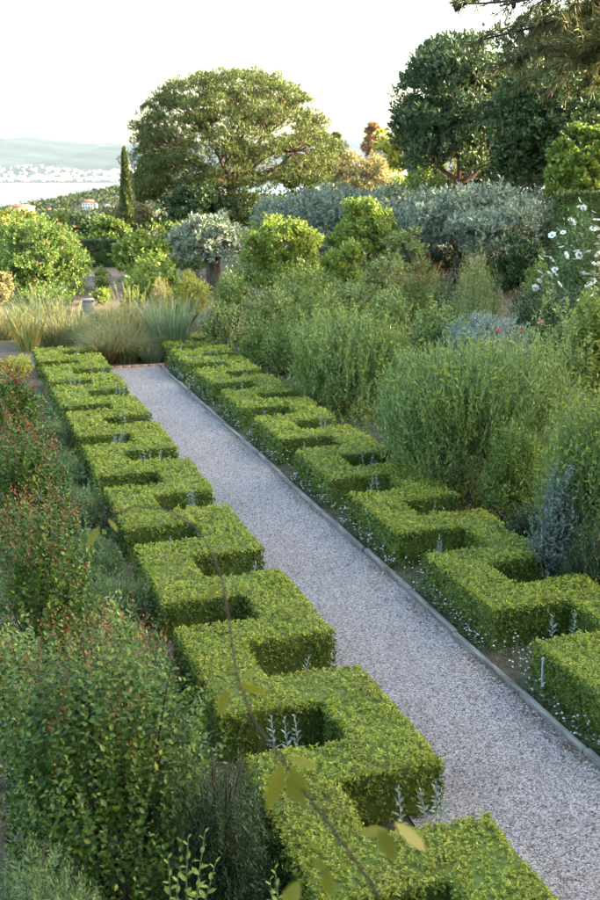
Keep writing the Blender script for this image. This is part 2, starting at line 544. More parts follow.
n = 5200
yy = 4.5 + (PATH_END - 4.7) * rng.random(n) ** 1.9
xx = rng.uniform(3.25, UK - .05, n)
r = rng.uniform(.0045, .0105, n) * (1 + .3 * (yy > 12))
O = np.array([[1, 0, 0], [0, 1, 0], [-1, 0, 0], [0, -1, 0], [0, 0, 1], [0, 0, -1]], float)
base = np.stack([xx, yy, .012 + r * .25], 1)
ang = rng.uniform(0, 6.28, n)
sc = np.stack([r * rng.uniform(.8, 1.5, n), r * rng.uniform(.7, 1.1, n), r * rng.uniform(.5, .9, n)], 1)
vv = O[None] * sc[:, None, :]
vx = vv[..., 0] * np.cos(ang)[:, None] - vv[..., 1] * np.sin(ang)[:, None]
vy = vv[..., 0] * np.sin(ang)[:, None] + vv[..., 1] * np.cos(ang)[:, None]
vv = np.stack([vx, vy, vv[..., 2]], -1) + base[:, None, :]
of = np.array([[0, 1, 4], [1, 2, 4], [2, 3, 4], [3, 0, 4], [1, 0, 5], [2, 1, 5], [3, 2, 5], [0, 3, 5]])
struct('loose_gravel', (vv.reshape(-1, 3), [(np.arange(n)[:, None, None] * 6 + of[None]).reshape(-1, 3)]), M['pebble'], kind='stuff')

n = 11000
yy = 4.5 + (PATH_END - 5) * rng.random(n) ** 1.4
edge = rng.random(n) < .45
xx = np.where(edge, UK - .03 - np.abs(rng.normal(0, .10, n)), rng.uniform(3.4, UK - .1, n))
cl = np.sin(yy * 1.7) + np.sin(yy * 4.1 + 1) * .7 + np.sin(xx * 5 + yy * .9)
kp = (cl > -.3) | (rng.random(n) < .4)
xx, yy = xx[kp], yy[kp]; n = len(xx)
lz = leaves(np.stack([xx, yy, np.full(n, .019)], 1), np.concatenate([rng.normal(size=(n, 2)), rng.normal(size=(n, 1)) * .1], 1),
            np.array([0, 0, 1.0]) + rng.normal(size=(n, 3)) * .2, rng.uniform(.014, .036, n), rng.uniform(.008, .017, n))
struct('dry_leaf_litter', lz, M['litter'], kind='stuff')

t = thing('path_edging', 'low grey stone edging along the right side of the gravel path', 'edging', (UK, 4, 0))
y = 3.0
while y < PATH_END - .1:
    ln = min(rng.uniform(1.15, 1.6), PATH_END - y)
    Vb, fb = boxg(-.032, .032, 0, ln - .008, -.05, .058)
    a = rng.normal(0, .006)
    Vb = Vb.copy()
    Vb[:, 0] += a * Vb[:, 1] + UK + rng.normal(0, .010); Vb[:, 1] += y; Vb[4:, 2] += rng.normal(0, .009)
    Vb[4:, 0] *= 1; Vb[:, 0] += rng.normal(0, .002, 8)
    o = part('edging_stone', (Vb, fb), M['kerb'], t)
    bv = o.modifiers.new('bevel', 'BEVEL'); bv.width = .008; bv.segments = 2
    y += ln
t = thing('brick_edging', 'short row of terracotta bricks closing the far end of the gravel path', 'edging', (3.6, PATH_END, 0))
x = 3.45
while x < UK + .05:
    o = part('brick', boxg(x, x + .21, PATH_END + .005, PATH_END + .105, -.04, .06 + rng.normal(0, .004)), M['terracotta'], t)
    x += .222

# ------------------------------------------------------------------ clipped box hedges (meander)
HH = .49
def hedge(name, label, u0, Wd, w, low, high, dens=1.0, h=HH, mats=('box', 'boxcore'), lref=.0268):
    low = np.array(low); high = np.array(high)
    lo = []
    for i, (a, b) in enumerate(low):
        lo += [(0, a), (0, b)]
        if i + 1 < len(low): lo += [(Wd - w, b), (Wd - w, low[i + 1][0])]
    hi = []
    for i, (a, b) in enumerate(high):
        hi += [(Wd, a), (Wd, b)]
        if i + 1 < len(high): hi += [(w, b), (w, high[i + 1][0])]
    # ends: trim so that outline closes
    a0, b0 = lo[0][1], hi[0][1]
    a1, b1 = lo[-1][1], hi[-1][1]
    start = [] if a0 == b0 else ([(w, a0), (w, b0)] if a0 < b0 else [(Wd - w, a0), (Wd - w, b0)][::1])
    endc = [] if a1 == b1 else ([(w, a1), (w, b1)] if a1 > b1 else [(Wd - w, a1), (Wd - w, b1)])
    poly = lo + endc + hi[::-1] + start[::-1]
    poly = np.array(poly, float)
    rects = [(0, a, w, b) for a, b in low] + [(Wd - w, a, Wd, b) for a, b in high]
    for a, b in low:
        for c, d in high:
            s, e = max(a, c), min(b, d)
            if e - s > .05: rects.append((w, s, Wd - w, e))
    tb = thing(name, label, 'hedge', (u0 + Wd / 2, low[0][0], 0))
    # core
    ins = .035
    npt = len(poly)
    area = .5 * sum(poly[i][0] * poly[(i + 1) % npt][1] - poly[(i + 1) % npt][0] * poly[i][1] for i in range(npt))
    if area < 0: poly = poly[::-1]
    core = []
    for i in range(npt):
        p, c, q = poly[i - 1], poly[i], poly[(i + 1) % npt]
        e1 = unit(c - p); e2 = unit(q - c)
        n1 = np.array([-e1[1], e1[0]]); n2 = np.array([-e2[1], e2[0]])
        core.append(c + (n1 + n2) * ins if abs(np.dot(n1, n2)) < .5 else c + n1 * ins)
    bm = bmesh.new()
    base_v = [bm.verts.new((c[0] + u0, c[1], 0.0)) for c in core]
    top_v = [bm.verts.new((c[0] + u0, c[1], h - ins)) for c in core]
    for i in range(npt):
        bm.faces.new((base_v[i], base_v[(i + 1) % npt], top_v[(i + 1) % npt], top_v[i]))
    f = bm.faces.new(top_v)
    bm.normal_update()
    bmesh.ops.triangulate(bm, faces=[f])
    bmesh.ops.translate(bm, verts=bm.verts, vec=-Vector(tb.location))
    me = bpy.data.meshes.new('core'); bm.to_mesh(me); bm.free()
    me.materials.append(M[mats[1]])
    prep(bpy.data.objects.new('core', me), tb)
    # sprig sites
    P, Nn = [], []
    def d_of(y): return math.hypot((u0 + Wd / 2), y)
    def lod(y): return max(1.0, d_of(y) / 9.5)
    DS = 1180 * dens
    for (x0, y0, x1, y1) in rects:
        k = lod((y0 + y1) / 2)
        m = int((x1 - x0) * (y1 - y0) * DS / k ** 1.82)
        P.append(np.stack([rng.uniform(x0, x1, m), rng.uniform(y0, y1, m), np.full(m, h)], 1))
        Nn.append(np.tile([0, 0, 1.0], (m, 1)))
    for i in range(npt):
        p, q = poly[i], poly[(i + 1) % npt]
        ln = np.linalg.norm(q - p)
        e = (q - p) / ln
        nn = np.array([e[1], -e[0], 0])
        k = lod((p[1] + q[1]) / 2)
        vis = .85 if (nn[1] < -.5 or (nn[0] < -.5)) else .45
        m = int(ln * h * DS / k ** 1.82 * vis)
        s = rng.random(m)
        P.append(np.stack([p[0] + (q - p)[0] * s, p[1] + (q - p)[1] * s, h * rng.random(m) ** .8], 1))
        Nn.append(np.tile(nn, (m, 1)))
    P = np.concatenate(P); Nn = np.concatenate(Nn)
    # rounded, uneven clipping
    wob = .010 * np.sin(P[:, 0] * 9 + P[:, 1] * 4) + .010 * np.sin(P[:, 1] * 6.3 - P[:, 0] * 5) + .012 * np.sin(P[:, 1] * 1.9 + 1)
    P = P + Nn * wob[:, None] + Nn * (rng.normal(0, .010, len(P)) - .018)[:, None]
    dmin = np.full(len(P), 9.0)
    for i in range(npt):
        p, q = poly[i], poly[(i + 1) % npt]
        e = q - p; l2 = e @ e
        tt = np.clip(((P[:, :2] - p) @ e) / l2, 0, 1)
        dmin = np.minimum(dmin, np.hypot(P[:, 0] - p[0] - e[0] * tt, P[:, 1] - p[1] - e[1] * tt))
    istop = Nn[:, 2] > .5
    P[:, 2] -= np.where(istop, .05 * np.clip(1 - dmin / .07, 0, 1) ** 2, 0)
    P -= Nn * np.where(~istop, .05 * np.clip(1 - (h - P[:, 2]) / .08, 0, 1) ** 2, 0)[:, None]
    P += Nn * np.where(rng.random(len(P)) < .02, rng.uniform(.01, .05, len(P)), 0)[:, None]
    P[:, 2] = np.maximum(P[:, 2], .02)
    kk = np.maximum(1.0, np.hypot(u0 + Wd / 2, P[:, 1]) / 9.5)
    P[:, 0] += u0
    nd = unit(Nn + np.array([0, 0, .35]) + rng.normal(size=P.shape) * .38)
    L = lref * kk ** .8 * rng.uniform(.8, 1.25, len(P))
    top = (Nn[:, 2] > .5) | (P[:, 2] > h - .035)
    for nm, sel, mt in (('top_growth', top, mats[0]), ('side_foliage', ~top, 'boxside_shaded')):
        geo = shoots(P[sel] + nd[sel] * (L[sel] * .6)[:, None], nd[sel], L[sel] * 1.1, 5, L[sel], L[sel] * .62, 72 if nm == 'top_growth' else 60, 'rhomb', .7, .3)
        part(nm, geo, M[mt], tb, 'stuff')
    return tb

P_ = 2.64
lowL = [(5.64 + P_ * k, 7.61 + P_ * k) for k in range(-1, 9)]
highL = [(4.39 + P_ * k, 6.29 + P_ * k) for k in range(0, 10)]
highL[-1] = (highL[-1][0], lowL[-1][1])
hedge('box_hedge', 'clipped box hedge in a square meander along the left side of the path', 1.936, 1.56, .632, lowL, highL)
PR = 2.63
lowR = [(7.02 + PR * k, 8.87 + PR * k) for k in range(0, 9)]
highR = [(8.33 + PR * k, 10.27 + PR * k) for k in range(-1, 8)]
lowR[-1] = (lowR[-1][0], lowR[-1][1] + .2)
highR.append((8.33 + PR * 8, lowR[-1][1]))
hedge('box_hedge', 'clipped box hedge in a square meander along the right side of the path', 5.30, 1.53, .60, lowR, highR)


# ------------------------------------------------------------------ plant builders
def curved_stems(base, tips, r0, r1, spread=.3, sides=4, seg=4):
    out = []
    for tp in tips:
        b = base + np.array([rng.normal(0, spread), rng.normal(0, spread), 0])
        b[2] = base[2]
        mid = b * .45 + tp * .55
        mid[2] += .12 * (tp[2] - b[2])
        t = np.linspace(0, 1, seg + 1)[:, None]
        pts = b * (1 - t) ** 2 + 2 * mid * t * (1 - t) + tp * t ** 2
        out.append(tube(pts, np.linspace(r0, r1, seg + 1), sides))
    return out

def shrub(name, label, cat, px, ytop, half, d, mat, L=.05, W=.02, K=7, slen=.25, up=.5, ang=50, shape='rhomb', cov=1.5,
          bump=.16, freq=2.4, ratio=1.0, zmin=-.3, zfrac=.42, nstem=14, tip=None, group=None, spread=.3, flower=None, nmax=9000, inner=.35, base=None, jit=.25, stemmat='stem', shell=.18, dn=.22):
    cov *= .72; L *= 1.1; W *= 1.14
    T = at(px, ytop, d)
    b = np.array([T[0], T[1], 0.0]) if base is None else np.array(base, float)
    b[2] = float(ground_z(b[0], b[1]))
    h = T[2] - b[2]
    r = half * zc(px, ytop, d) / F
    th = thing(name, label, cat, b, group)
    area = 2 * math.pi * r * max(h * .8, r) * (1 + ratio) / 2
    n = int(min(nmax, cov * area / (K * L * W * .5)))
    P, D = dome_tips(b, r, r * ratio, h, n, zmin, bump, freq, shell, zfrac)
    dirs = unit(D * (1 - up) + np.array([0, 0, up]) + rng.normal(size=(n, 3)) * dn)
    Lr = L * rng.uniform(.8, 1.2, n)
    g = [shoots(P, dirs, slen * rng.uniform(.7, 1.3, n), K, Lr, Lr * W / L, ang, shape, jitter=jit)]
    ni = int(n * inner)
    u = rng.uniform(.35, .85, ni)[:, None]
    Pi = b + np.array([0, 0, h * zfrac]) + (P[rng.integers(0, n, ni)] - b - np.array([0, 0, h * zfrac])) * u
    g.append(shoots(Pi, unit(rdirs(ni, -.2) + np.array([0, 0, .5])), slen, max(3, K - 2), L * 1.3, W * 1.3, 60, 'rhomb'))
    part('foliage', merge(g), mat, th, 'stuff')
    if nstem:
        sel = P[rng.choice(n, min(nstem, n), replace=False)]
        part('stems', merge(curved_stems(b, sel, .012 + .008 * r, .004, spread * r * .5)), M[stemmat], th)
    if tip:
        # young coloured growth at the shoot ends
        m = int(n * tip['frac'])
        w = P[:, 2] - b[2] + rng.normal(0, .15 * h, n)
        sel = np.argsort(-w)[:m]
        part('young_tips', shoots(P[sel] + dirs[sel] * slen * .35, dirs[sel], slen * .5, 5, L * tip.get('s', .7), W * tip.get('s', .7), 38), tip['mat'], th, 'stuff')
    if flower:
        m = flower['n']
        sel = rng.choice(np.where(D[:, 2] > flower.get('zmin', -.1))[0], m)
        fp = P[sel] + dirs[sel] * flower.get('out', .06)
        k = flower.get('k', 7)
        fr = flower['r']
        c = np.repeat(fp, k, 0)
        dd = rdirs(m * k, .1) if not flower.get('flat') else unit(rdirs(m * k, -.1) * np.array([1, 1, .35]))
        part('flowers', leaves(c + dd * fr * .25, dd, np.array([0, 0, 1.0]) + rng.normal(size=(m * k, 3)) * .4, fr, fr * flower.get('asp', .7)), flower['mat'], th, 'stuff')
    return th, b, h, r

def clump_geo(C, rc, per, L, W, K, slen, ang, up, flat=.75, zmin=-.45, shape='rhomb', bump=.12):
    """C (m,3) clump centres, rc (m,)"""
    m = len(C)
    D = rdirs(m * per, zmin)
    idx = np.repeat(np.arange(m), per)
    u = 1 - .35 * rng.random(m * per) ** 1.4
    P = C[idx] + D * (rc[idx] * u * bumps(D + idx[:, None] * .37, bump, 2.5))[:, None] * np.array([1, 1, flat])
    dirs = unit(D * (1 - up) + np.array([0, 0, up]) + rng.normal(size=P.shape) * .25)
    return shoots(P, dirs, slen, K, L * rng.uniform(.8, 1.2, len(P)), W, ang, shape, .8, .3)

def tree(name, label, cat, px, ytop, ybot, half, d, mat, nc=40, rcf=.32, L=.12, W=.05, K=5, per=60, slen=.3, ang=50, up=.35, flat=.75,
         bark='bark', trunk_r=None, ratio=1.0, lean=0.0, group=None, zmin=-.75, rin=.4, tpx=None, nl=16, bump=.2, forks=3, fork_h=.55, zpow=1.0, shape='rhomb', blossom=None, sag=.0):
    per = int(per * .5); L *= 1.2; W *= 1.5
    T = at(px, ytop, d)
    B = at(px, ybot, d)
    base = at(tpx if tpx is not None else px, ybot, d)
    base = np.array([base[0], base[1], 0.0])
    base[2] = float(ground_z(base[0], base[1]))
    r = half * zc(px, ytop, d) / F
    c = (T + B) / 2; c[0], c[1] = T[0], T[1]
    rz = (T[2] - B[2]) / 2
    th = thing(name, label, cat, base, group)
    rc0 = rcf * min(r, rz * 1.3)
    D = rdirs(nc * 3, zmin)
    # spread clumps out with a simple dart throw
    keep = []
    for i in range(len(D)):
        if len(keep) >= nc: break
        if all(np.dot(D[i], D[j]) < 1 - .9 / nc for j in keep): keep.append(i)
    D = D[keep]
    nc = len(D)
    u = (rin + (1 - rin) * rng.random(nc) ** .5) * bumps(D, bump, 2.0)
    rc = rc0 * rng.uniform(.7, 1.25, nc)
    C = c + D * u[:, None] * np.array([r - rc0 * .7, (r - rc0 * .7) * ratio, rz - rc0 * flat * .7])
    part('crown', clump_geo(C, rc, per, L, W, K, slen, ang, up, flat, shape=shape), mat, th, 'stuff')
    tr = trunk_r or max(.05, r * .05)
    fz = base[2] + (c[2] - base[2]) * fork_h
    fork = base * (1 - fork_h) + c * fork_h; fork[2] = fz
    parts = [limb(base - np.array([0, 0, .1]), fork, tr * 1.25, tr * .85, .10, 7, 8)]
    part('trunk', merge(parts), M[bark], th, None, True)
    lb = []
    hubs = []
    for k in range(forks):
        hd = unit(rdirs(1, .1)[0] * np.array([1, 1, .7]) + np.array([0, 0, .5]))
        hub = fork + hd * np.array([r, r * ratio, rz]) * .42
        hubs.append(hub)
        lb.append(limb(fork, hub, tr * .75, tr * .45, .22, 5, 6, sag))
    for i in rng.permutation(nc)[:nl]:
        hb = min(hubs, key=lambda q: np.linalg.norm(q - C[i]))
        lb.append(limb(hb, C[i], tr * .4, tr * .12, .22, 5, 5, sag))
    part('limbs', merge(lb), M[bark], th, None, True)
    if blossom:
        m = blossom['n']
        i = rng.integers(0, nc, m)
        dd = rdirs(m, 0)
        p = C[i] + dd * rc[i][:, None] * 1.02
        k = 5
        d5 = rdirs(m * k, 0)
        part('blossom', leaves(np.repeat(p, k, 0), d5, rng.normal(size=(m * k, 3)), blossom['r'], blossom['r'] * .6), blossom['mat'], th, 'stuff')
    return th

def blades(c, n, rad, L, W, lean=.5, droop=.6, seg=5, spread=None):
    """arching grass blades from a tuft"""
    c = np.asarray(c, float)
    a = rng.uniform(0, 2 * np.pi, n)
    rr = rad * np.sqrt(rng.random(n))
    b = c + np.stack([rr * np.cos(a), rr * np.sin(a), np.zeros(n)], 1)
    a2 = a + rng.normal(0, .7, n)
    out = np.stack([np.cos(a2), np.sin(a2), np.zeros(n)], 1)
    ln = L * rng.uniform(.6, 1.15, n)
    le = lean * rng.uniform(.2, 1.3, n); dr = droop * rng.uniform(.3, 1.3, n)
    side = np.stack([-out[:, 1], out[:, 0], np.zeros(n)], 1)
    rot = rng.normal(0, .6, n)[:, None]
    side = side * np.cos(rot) + np.cross(out, side) * 0 + out * np.sin(rot)
    Vs = []
    for i in range(seg + 1):
        t = i / seg
        h = le * t + dr * t * t
        pos = b + out * (ln * h * .8)[:, None] + np.array([0, 0, 1.0]) * (ln * (t - .45 * dr * t ** 3 - .15 * le * t ** 2))[:, None]
        w = W * (1 - t) ** .6 * (.7 + .3 * min(1, t * 4))
        if i < seg:
            Vs += [pos - side * w / 2, pos + side * w / 2]
        else:
            Vs += [pos]
    V = np.stack(Vs, 1)
    m = V.shape[1]
    q = [[2 * i, 2 * i + 1, 2 * i + 3, 2 * i + 2] for i in range(seg - 1)]
    tq = [[2 * seg - 2, 2 * seg - 1, 2 * seg]]
    o = (np.arange(n) * m)[:, None, None]
    return V.reshape(-1, 3), [(o + np.array(q)[None]).reshape(-1, 4), (o + np.array(tq)[None]).reshape(-1, 3)]

def sil_stems(th, c, ns, hgt, rad, mat):
    """upright silver sprigs"""
    st, lf = [], []
    for _ in range(ns):
        p = c + np.array([rng.normal(0, rad), rng.normal(0, rad), 0])
        tp = p + np.array([rng.normal(0, .06), rng.normal(0, .06), (hgt + .06) * rng.uniform(.75, 1.1)])
        st.append(tube(np.linspace(p, tp, 3), [.005, .004, .003], 4))
        dirs = unit(tp - p)[None]
        lf.append(shoots(tp[None], dirs, np.linalg.norm(tp - p) * .62, 20, .075, .032, 60, 'rhomb', .45, .12))
    part('stems', merge(st), M['silver'], th)
    part('foliage', merge(lf), mat, th, 'stuff')

def clipped_block(name, label, x0, x1, y0, y1, h, mat, L, W, dens, rot=0, base=(0, 0, 0), group=None):
    th = thing(name, label, 'hedge', base, group)
    b = np.array(base, float)
    cr, sr = math.cos(rot), math.sin(rot)
    def tf(P):
        return np.stack([P[:, 0] * cr - P[:, 1] * sr, P[:, 0] * sr + P[:, 1] * cr, P[:, 2]], 1) + b
    g = boxg(x0 + .06, x1 - .06, y0 + .06, y1 - .06, -.05, h - .06)
    part('core', (tf(g[0]), g[1]), M['boxcore'], th)
    P, Nn = [], []
    def add(m, xs, ys, zs, nn):
        P.append(np.stack([np.broadcast_to(xs, m), np.broadcast_to(ys, m), np.broadcast_to(zs, m)], 1)); Nn.append(np.tile(nn, (m, 1)))
    lx, ly = x1 - x0, y1 - y0
    m = int(lx * ly * dens); add(m, rng.uniform(x0, x1, m), rng.uniform(y0, y1, m), h, [0, 0, 1.0])
    for yy, s in ((y0, -1.0), (y1, 1.0)):
        m = int(lx * h * dens); add(m, rng.uniform(x0, x1, m), yy, rng.uniform(0, h, m), [0, s, 0])
    for xx, s in ((x0, -1.0), (x1, 1.0)):
        m = int(ly * h * dens); add(m, xx, rng.uniform(y0, y1, m), rng.uniform(0, h, m), [s, 0, 0])
    P = np.concatenate(P); Nn = np.concatenate(Nn, dtype=float)
    P += Nn * rng.normal(-.01, .025, len(P))[:, None]
    nd = unit(Nn + np.array([0, 0, .5]) + rng.normal(size=P.shape) * .35)
    R3 = np.array([[cr, -sr, 0], [sr, cr, 0], [0, 0, 1]])
    part('foliage', shoots(tf(P), nd @ R3.T, L, 4, L, W, 45), mat, th, 'stuff')
    return th

ORD = ['first', 'second', 'third', 'fourth', 'fifth', 'sixth', 'seventh', 'eighth', 'ninth', 'tenth']

# ------------------------------------------------------------------ umbrella pine on the skyline
def umbrella_pine():
    d = 78
    c = at(237, 170, d)
    s = zc(237, 150, d) / F
    base = np.array([*at(232, 200, d)[:2], 0.0])
    base[2] = ground_z(base[0], base[1])
    th = thing('umbrella_pine', 'big spreading umbrella pine on the skyline with warm light on its right', 'pine tree', base)
    C, rc = [], []
    # outline of the crown: px half-width by height (relative to centre 237,170)
    N0 = 400
    tries = 0
    while len(C) < N0 and tries < 16000:
        tries += 1
        D = rdirs(1, -.35)[0]
        sh = rng.choice([1.0, .93, .8, .62], p=[.42, .28, .2, .1])
        k = 1 + .05 * math.sin(7 * math.atan2(D[1], D[0]) + 2)
        p = D * np.array([102, 92, 92]) * sh * k
        # dome: flat-ish top, right shoulder lower
        if D[2] > 0: p[2] = 92 * sh * (1 - (1 - D[2]) ** 1.25)
        if p[0] > 30: p[2] -= (p[0] - 30) * .30
        if D[2] < 0: p[2] *= .75
        if p[2] < -14 and p[0] > 12: continue
        if p[0] < -60 and p[2] < -25: continue
        q = np.array([p[0], p[1], p[2]])
        r0 = rng.uniform(9, 15.5) * (1 if sh > .7 else .9)
        if any(np.linalg.norm((q - a) * np.array([1, .8, 1.25])) < .72 * max(r0, b) for a, b in zip(C, rc)): continue
        # gaps where the sky shows through (open lanes between boughs)
        if any((q[0] - gx) ** 2 + (1.2 * (q[2] - gz)) ** 2 < gr ** 2 for gx, gz, gr in ((50, 38, 13), (66, 16, 12), (-35, 20, 9), (30, 2, 8), (-14, 44, 6))): continue
        C.append(q); rc.append(r0)
    C = np.array(C); rc = np.array(rc)
    Cw = c + (RT[None] * C[:, :1] + FW[None] * C[:, 1:2] + np.array([[0, 0, 1.0]]) * C[:, 2:3]) * s
    rw = rc * s
    part('crown', clump_geo(Cw, rw, 68, .25, .066, 4, .17, 44, .5, .62, -.25, bump=.2), M['pine'], th, 'stuff')
    fork = c + RT * (-6 * s) - np.array([0, 0, 1]) * 18 * s
    part('trunk', limb(base - np.array([0, 0, .2]), fork, .42, .34, .06, 8, 10), M['pinebark'], th, None, True)
    lb = []
    hubs = []
    for ax, az in ((-62, 18), (-35, 45), (5, 58), (38, 45), (70, 22), (-50, -8), (52, 2), (0, 30)):
        for ay in ((-40, 30) if ax != 0 else (-65, 60)):
            hub = c + (RT * ax * .8 + FW * ay * .9 + np.array([0, 0, 1]) * az * .8) * s
            hubs.append(hub)
            lb.append(limb(fork, hub, .15, .06, .2, 7, 6, .05))
    for q in Cw:
        hb = min(hubs, key=lambda v: np.linalg.norm(v - q))
        lb.append(limb(hb, q, .05, .02, .2, 3, 3))
    part('limbs', merge(lb), M['pinebark'], th, None, True)
umbrella_pine()

def cypress(name, label, px, ytop, half, d, mat, n, L, W, group=None):
    T = at(px, ytop, d)
    b = np.array([T[0], T[1], 0.0]); b[2] = float(ground_z(b[0], b[1]))
    h = T[2] - b[2]; r = half * zc(px, ytop, d) / F
    th = thing(name, label, 'cypress tree', b, group)
    t = rng.random(n) ** .8
    prof = np.clip(np.minimum(t * 9 + .35, 1) * (1 - t) ** .62 * 1.25, 0.02, 1) * r
    a = rng.uniform(0, 6.283, n)
    pr = prof * (1 - .3 * rng.random(n)) * (1 + .12 * np.sin(a * 5 + t * 20))
    P = b + np.stack([pr * np.cos(a), pr * np.sin(a), t * h], 1)
    dirs = unit(np.stack([np.cos(a) * .35, np.sin(a) * .35, np.ones(n)], 1) + rng.normal(size=(n, 3)) * .2)
    part('crown', shoots(P, dirs, L * 1.5, 4, L, W, 30), mat, th, 'stuff')
    part('trunk', tube(np.linspace(b, b + np.array([0, 0, h * .9]), 6), np.linspace(.14, .02, 6), 7), M['bark'], th, None, True)
cypress('cypress_tree', 'slim dark cypress spire standing left of the big umbrella pine', 124, 147, 7.5, 70, M['cypress'], 2600, .24, .10)
cypress('cypress_tree', 'tiny distant cypress spire above the left hedge row, in front of the headland', 66, 199, 2.2, 170, M['cypress'], 500, .35, .16)

# ------------------------------------------------------------------ dark trees on the right
def shade_pine(name, label, px, ytop, ybot, half, d, mat, **k):
    return tree(name, label, 'pine tree', px, ytop, ybot, half, d, mat, **k)
shade_pine('pine_tree', 'dark rounded pine in shade against the white sky, right of the golden trees', 456, 26, 196, 72, 56, M['darkpine'],
           nc=120, rcf=.28, L=.23, W=.066, K=6, per=120, slen=.26, ang=38, up=.45, flat=.7, bark='pinebark', trunk_r=.2, nl=60, tpx=470, zmin=-.8, rin=.3, bump=.08)
shade_pine('pine_tree', 'tall dark evergreen behind the bright green tree at the right edge', 566, 50, 215, 84, 50, M['darkgreen'],
           nc=120, rcf=.28, L=.21, W=.08, K=6, per=100, slen=.3, ang=35, up=.25, flat=.95, bark='pinebark', trunk_r=.3, nl=40, tpx=560, rin=.3, bump=.08)
shade_pine('pine_tree', 'narrow dark evergreen filling the gap between the two dark crowns', 512, 76, 210, 44, 60, M['darkpine'],
           nc=60, rcf=.38, L=.26, W=.12, K=5, per=60, slen=.3, ang=35, up=.3, flat=1.0, bark='pinebark', trunk_r=.22, nl=30)
shade_pine('pine_tree', 'dark pine crown under the overhanging branch at the top right corner', 556, 4, 130, 84, 62, M['darkpine'],
           nc=80, rcf=.34, L=.26, W=.08, K=5, per=80, rin=.3, slen=.26, ang=38, up=.45, flat=.75, bark='pinebark', trunk_r=.3, nl=30)

# trees behind the olives, the sun's gold and yellow put into leaf colours
tree('tree', 'yellow-green sunlit tree half hidden behind the left of the dark pine', 'tree', 412, 118, 188, 30, 84, M['yellow'], nc=34, rcf=.33, L=.26, W=.14, per=60, up=.3)
tree('tree', 'orange-pink sunlit tree beside the small house roof', 'tree', 375, 124, 165, 13, 112, M['orange'], nc=18, rcf=.4, L=.28, W=.16, per=45)
tree('tree', 'pale yellow sunlit tree just right of the orange tree', 'tree', 390, 126, 175, 17, 104, M['yellow'], nc=18, rcf=.4, L=.28, W=.16, per=45)
tree('tree', 'dark yellow-green tree under the right flank of the umbrella pine', 'tree', 335, 133, 185, 20, 88, M['pine'], nc=26, rcf=.36, L=.24, W=.10, per=60)
tree('tree', 'rounded olive-green tree at the right foot of the umbrella pine', 'tree', 300, 158, 195, 28, 82, M['midgreen'], nc=26, rcf=.36, L=.22, W=.10, per=60)
tree('olive_tree', 'golden sunlit olive crown behind the long row of grey olives', 'olive tree', 362, 152, 200, 36, 72, M['gold'], nc=40, rcf=.3, L=.18, W=.07, per=70)  # olive leaves coloured gold for the sunlight on them
tree('tree', 'bushy tree with yellow-green leaves under the dark pine', 'tree', 425, 140, 200, 22, 66, M['lime'], nc=24, rcf=.36, L=.20, W=.11, per=50)
tree('tree', 'bare-looking brown-pink shrub tree under the dark pine', 'tree', 452, 140, 195, 22, 63, M['gold'], nc=22, rcf=.34, L=.18, W=.05, per=45, nl=22)

# trees below and left of the umbrella pine
tree('tree', 'dense dark green evergreen mass under the umbrella pine', 'tree', 200, 182, 232, 50, 72, M['darkgreen'], nc=60, rcf=.34, L=.2, W=.09, per=80, ratio=.7)
tree('tree', 'sunlit golden-green pine to the left foot of the umbrella pine', 'tree', 150, 158, 212, 20, 84, M['pine'], nc=30, rcf=.36, L=.26, W=.08, per=70)
tree('tree', 'pale golden flowering tree in front of the cypress', 'tree', 128, 196, 238, 24, 74, M['gold'], nc=36, rcf=.32, L=.16, W=.08, per=70)
tree('tree', 'yellow-green shrubby tree at the left edge above the blossoming tree', 'tree', 14, 207, 250, 26, 70, M['yellow'], nc=34, rcf=.34, L=.18, W=.09, per=60)
tree('tree', 'low yellowish tree at the end of the row beneath the headland', 'tree', 52, 208, 250, 18, 76, M['lime'], nc=26, rcf=.36, L=.18, W=.09, per=60)
tree('tree', 'dark green bushy tree in the row beneath the headland house', 'tree', 80, 214, 258, 26, 66, M['darkgreen'], nc=36, rcf=.34, L=.17, W=.08, per=75)
tree('tree', 'olive-green bushy tree with pale top beside the golden flowering tree', 'tree', 108, 212, 256, 22, 64, M['midgreen'], nc=32, rcf=.34, L=.17, W=.08, per=75)
# clipped dark hedge at the end of the vineyard plot
q = at(100, 263, 57)
clipped_block('clipped_hedge', 'dark clipped hedge wall at the back of the bare soil plot', -1.7, 1.5, -.5, .5, 1.35, M['darkgreen'], .16, .09, 190, -R(HEAD) * .6, (q[0], q[1], float(ground_z(q[0], q[1]))))

# left blossoming tree
tree('tree', 'round green tree dotted with salmon blossom at the left edge', 'tree', 40, 211, 312, 54, 44, M['treegreen'], nc=85, rcf=.28, L=.085, W=.04, per=150, K=6, slen=.24, up=.25, tpx=45, fork_h=.4, blossom=dict(n=150, r=.09, mat=M['blossom']), flat=.85)
tree('tree', 'pale silvery shrub tree cut by the left edge', 'tree', -2, 262, 312, 16, 38, M['gold'], nc=24, rcf=.36, L=.10, W=.04, per=70)
tree('tree', 'bright green round-leaved tree left of the gnarled olive', 'tree', 140, 229, 275, 30, 50, M['lime'], nc=34, rcf=.34, L=.15, W=.10, per=60)

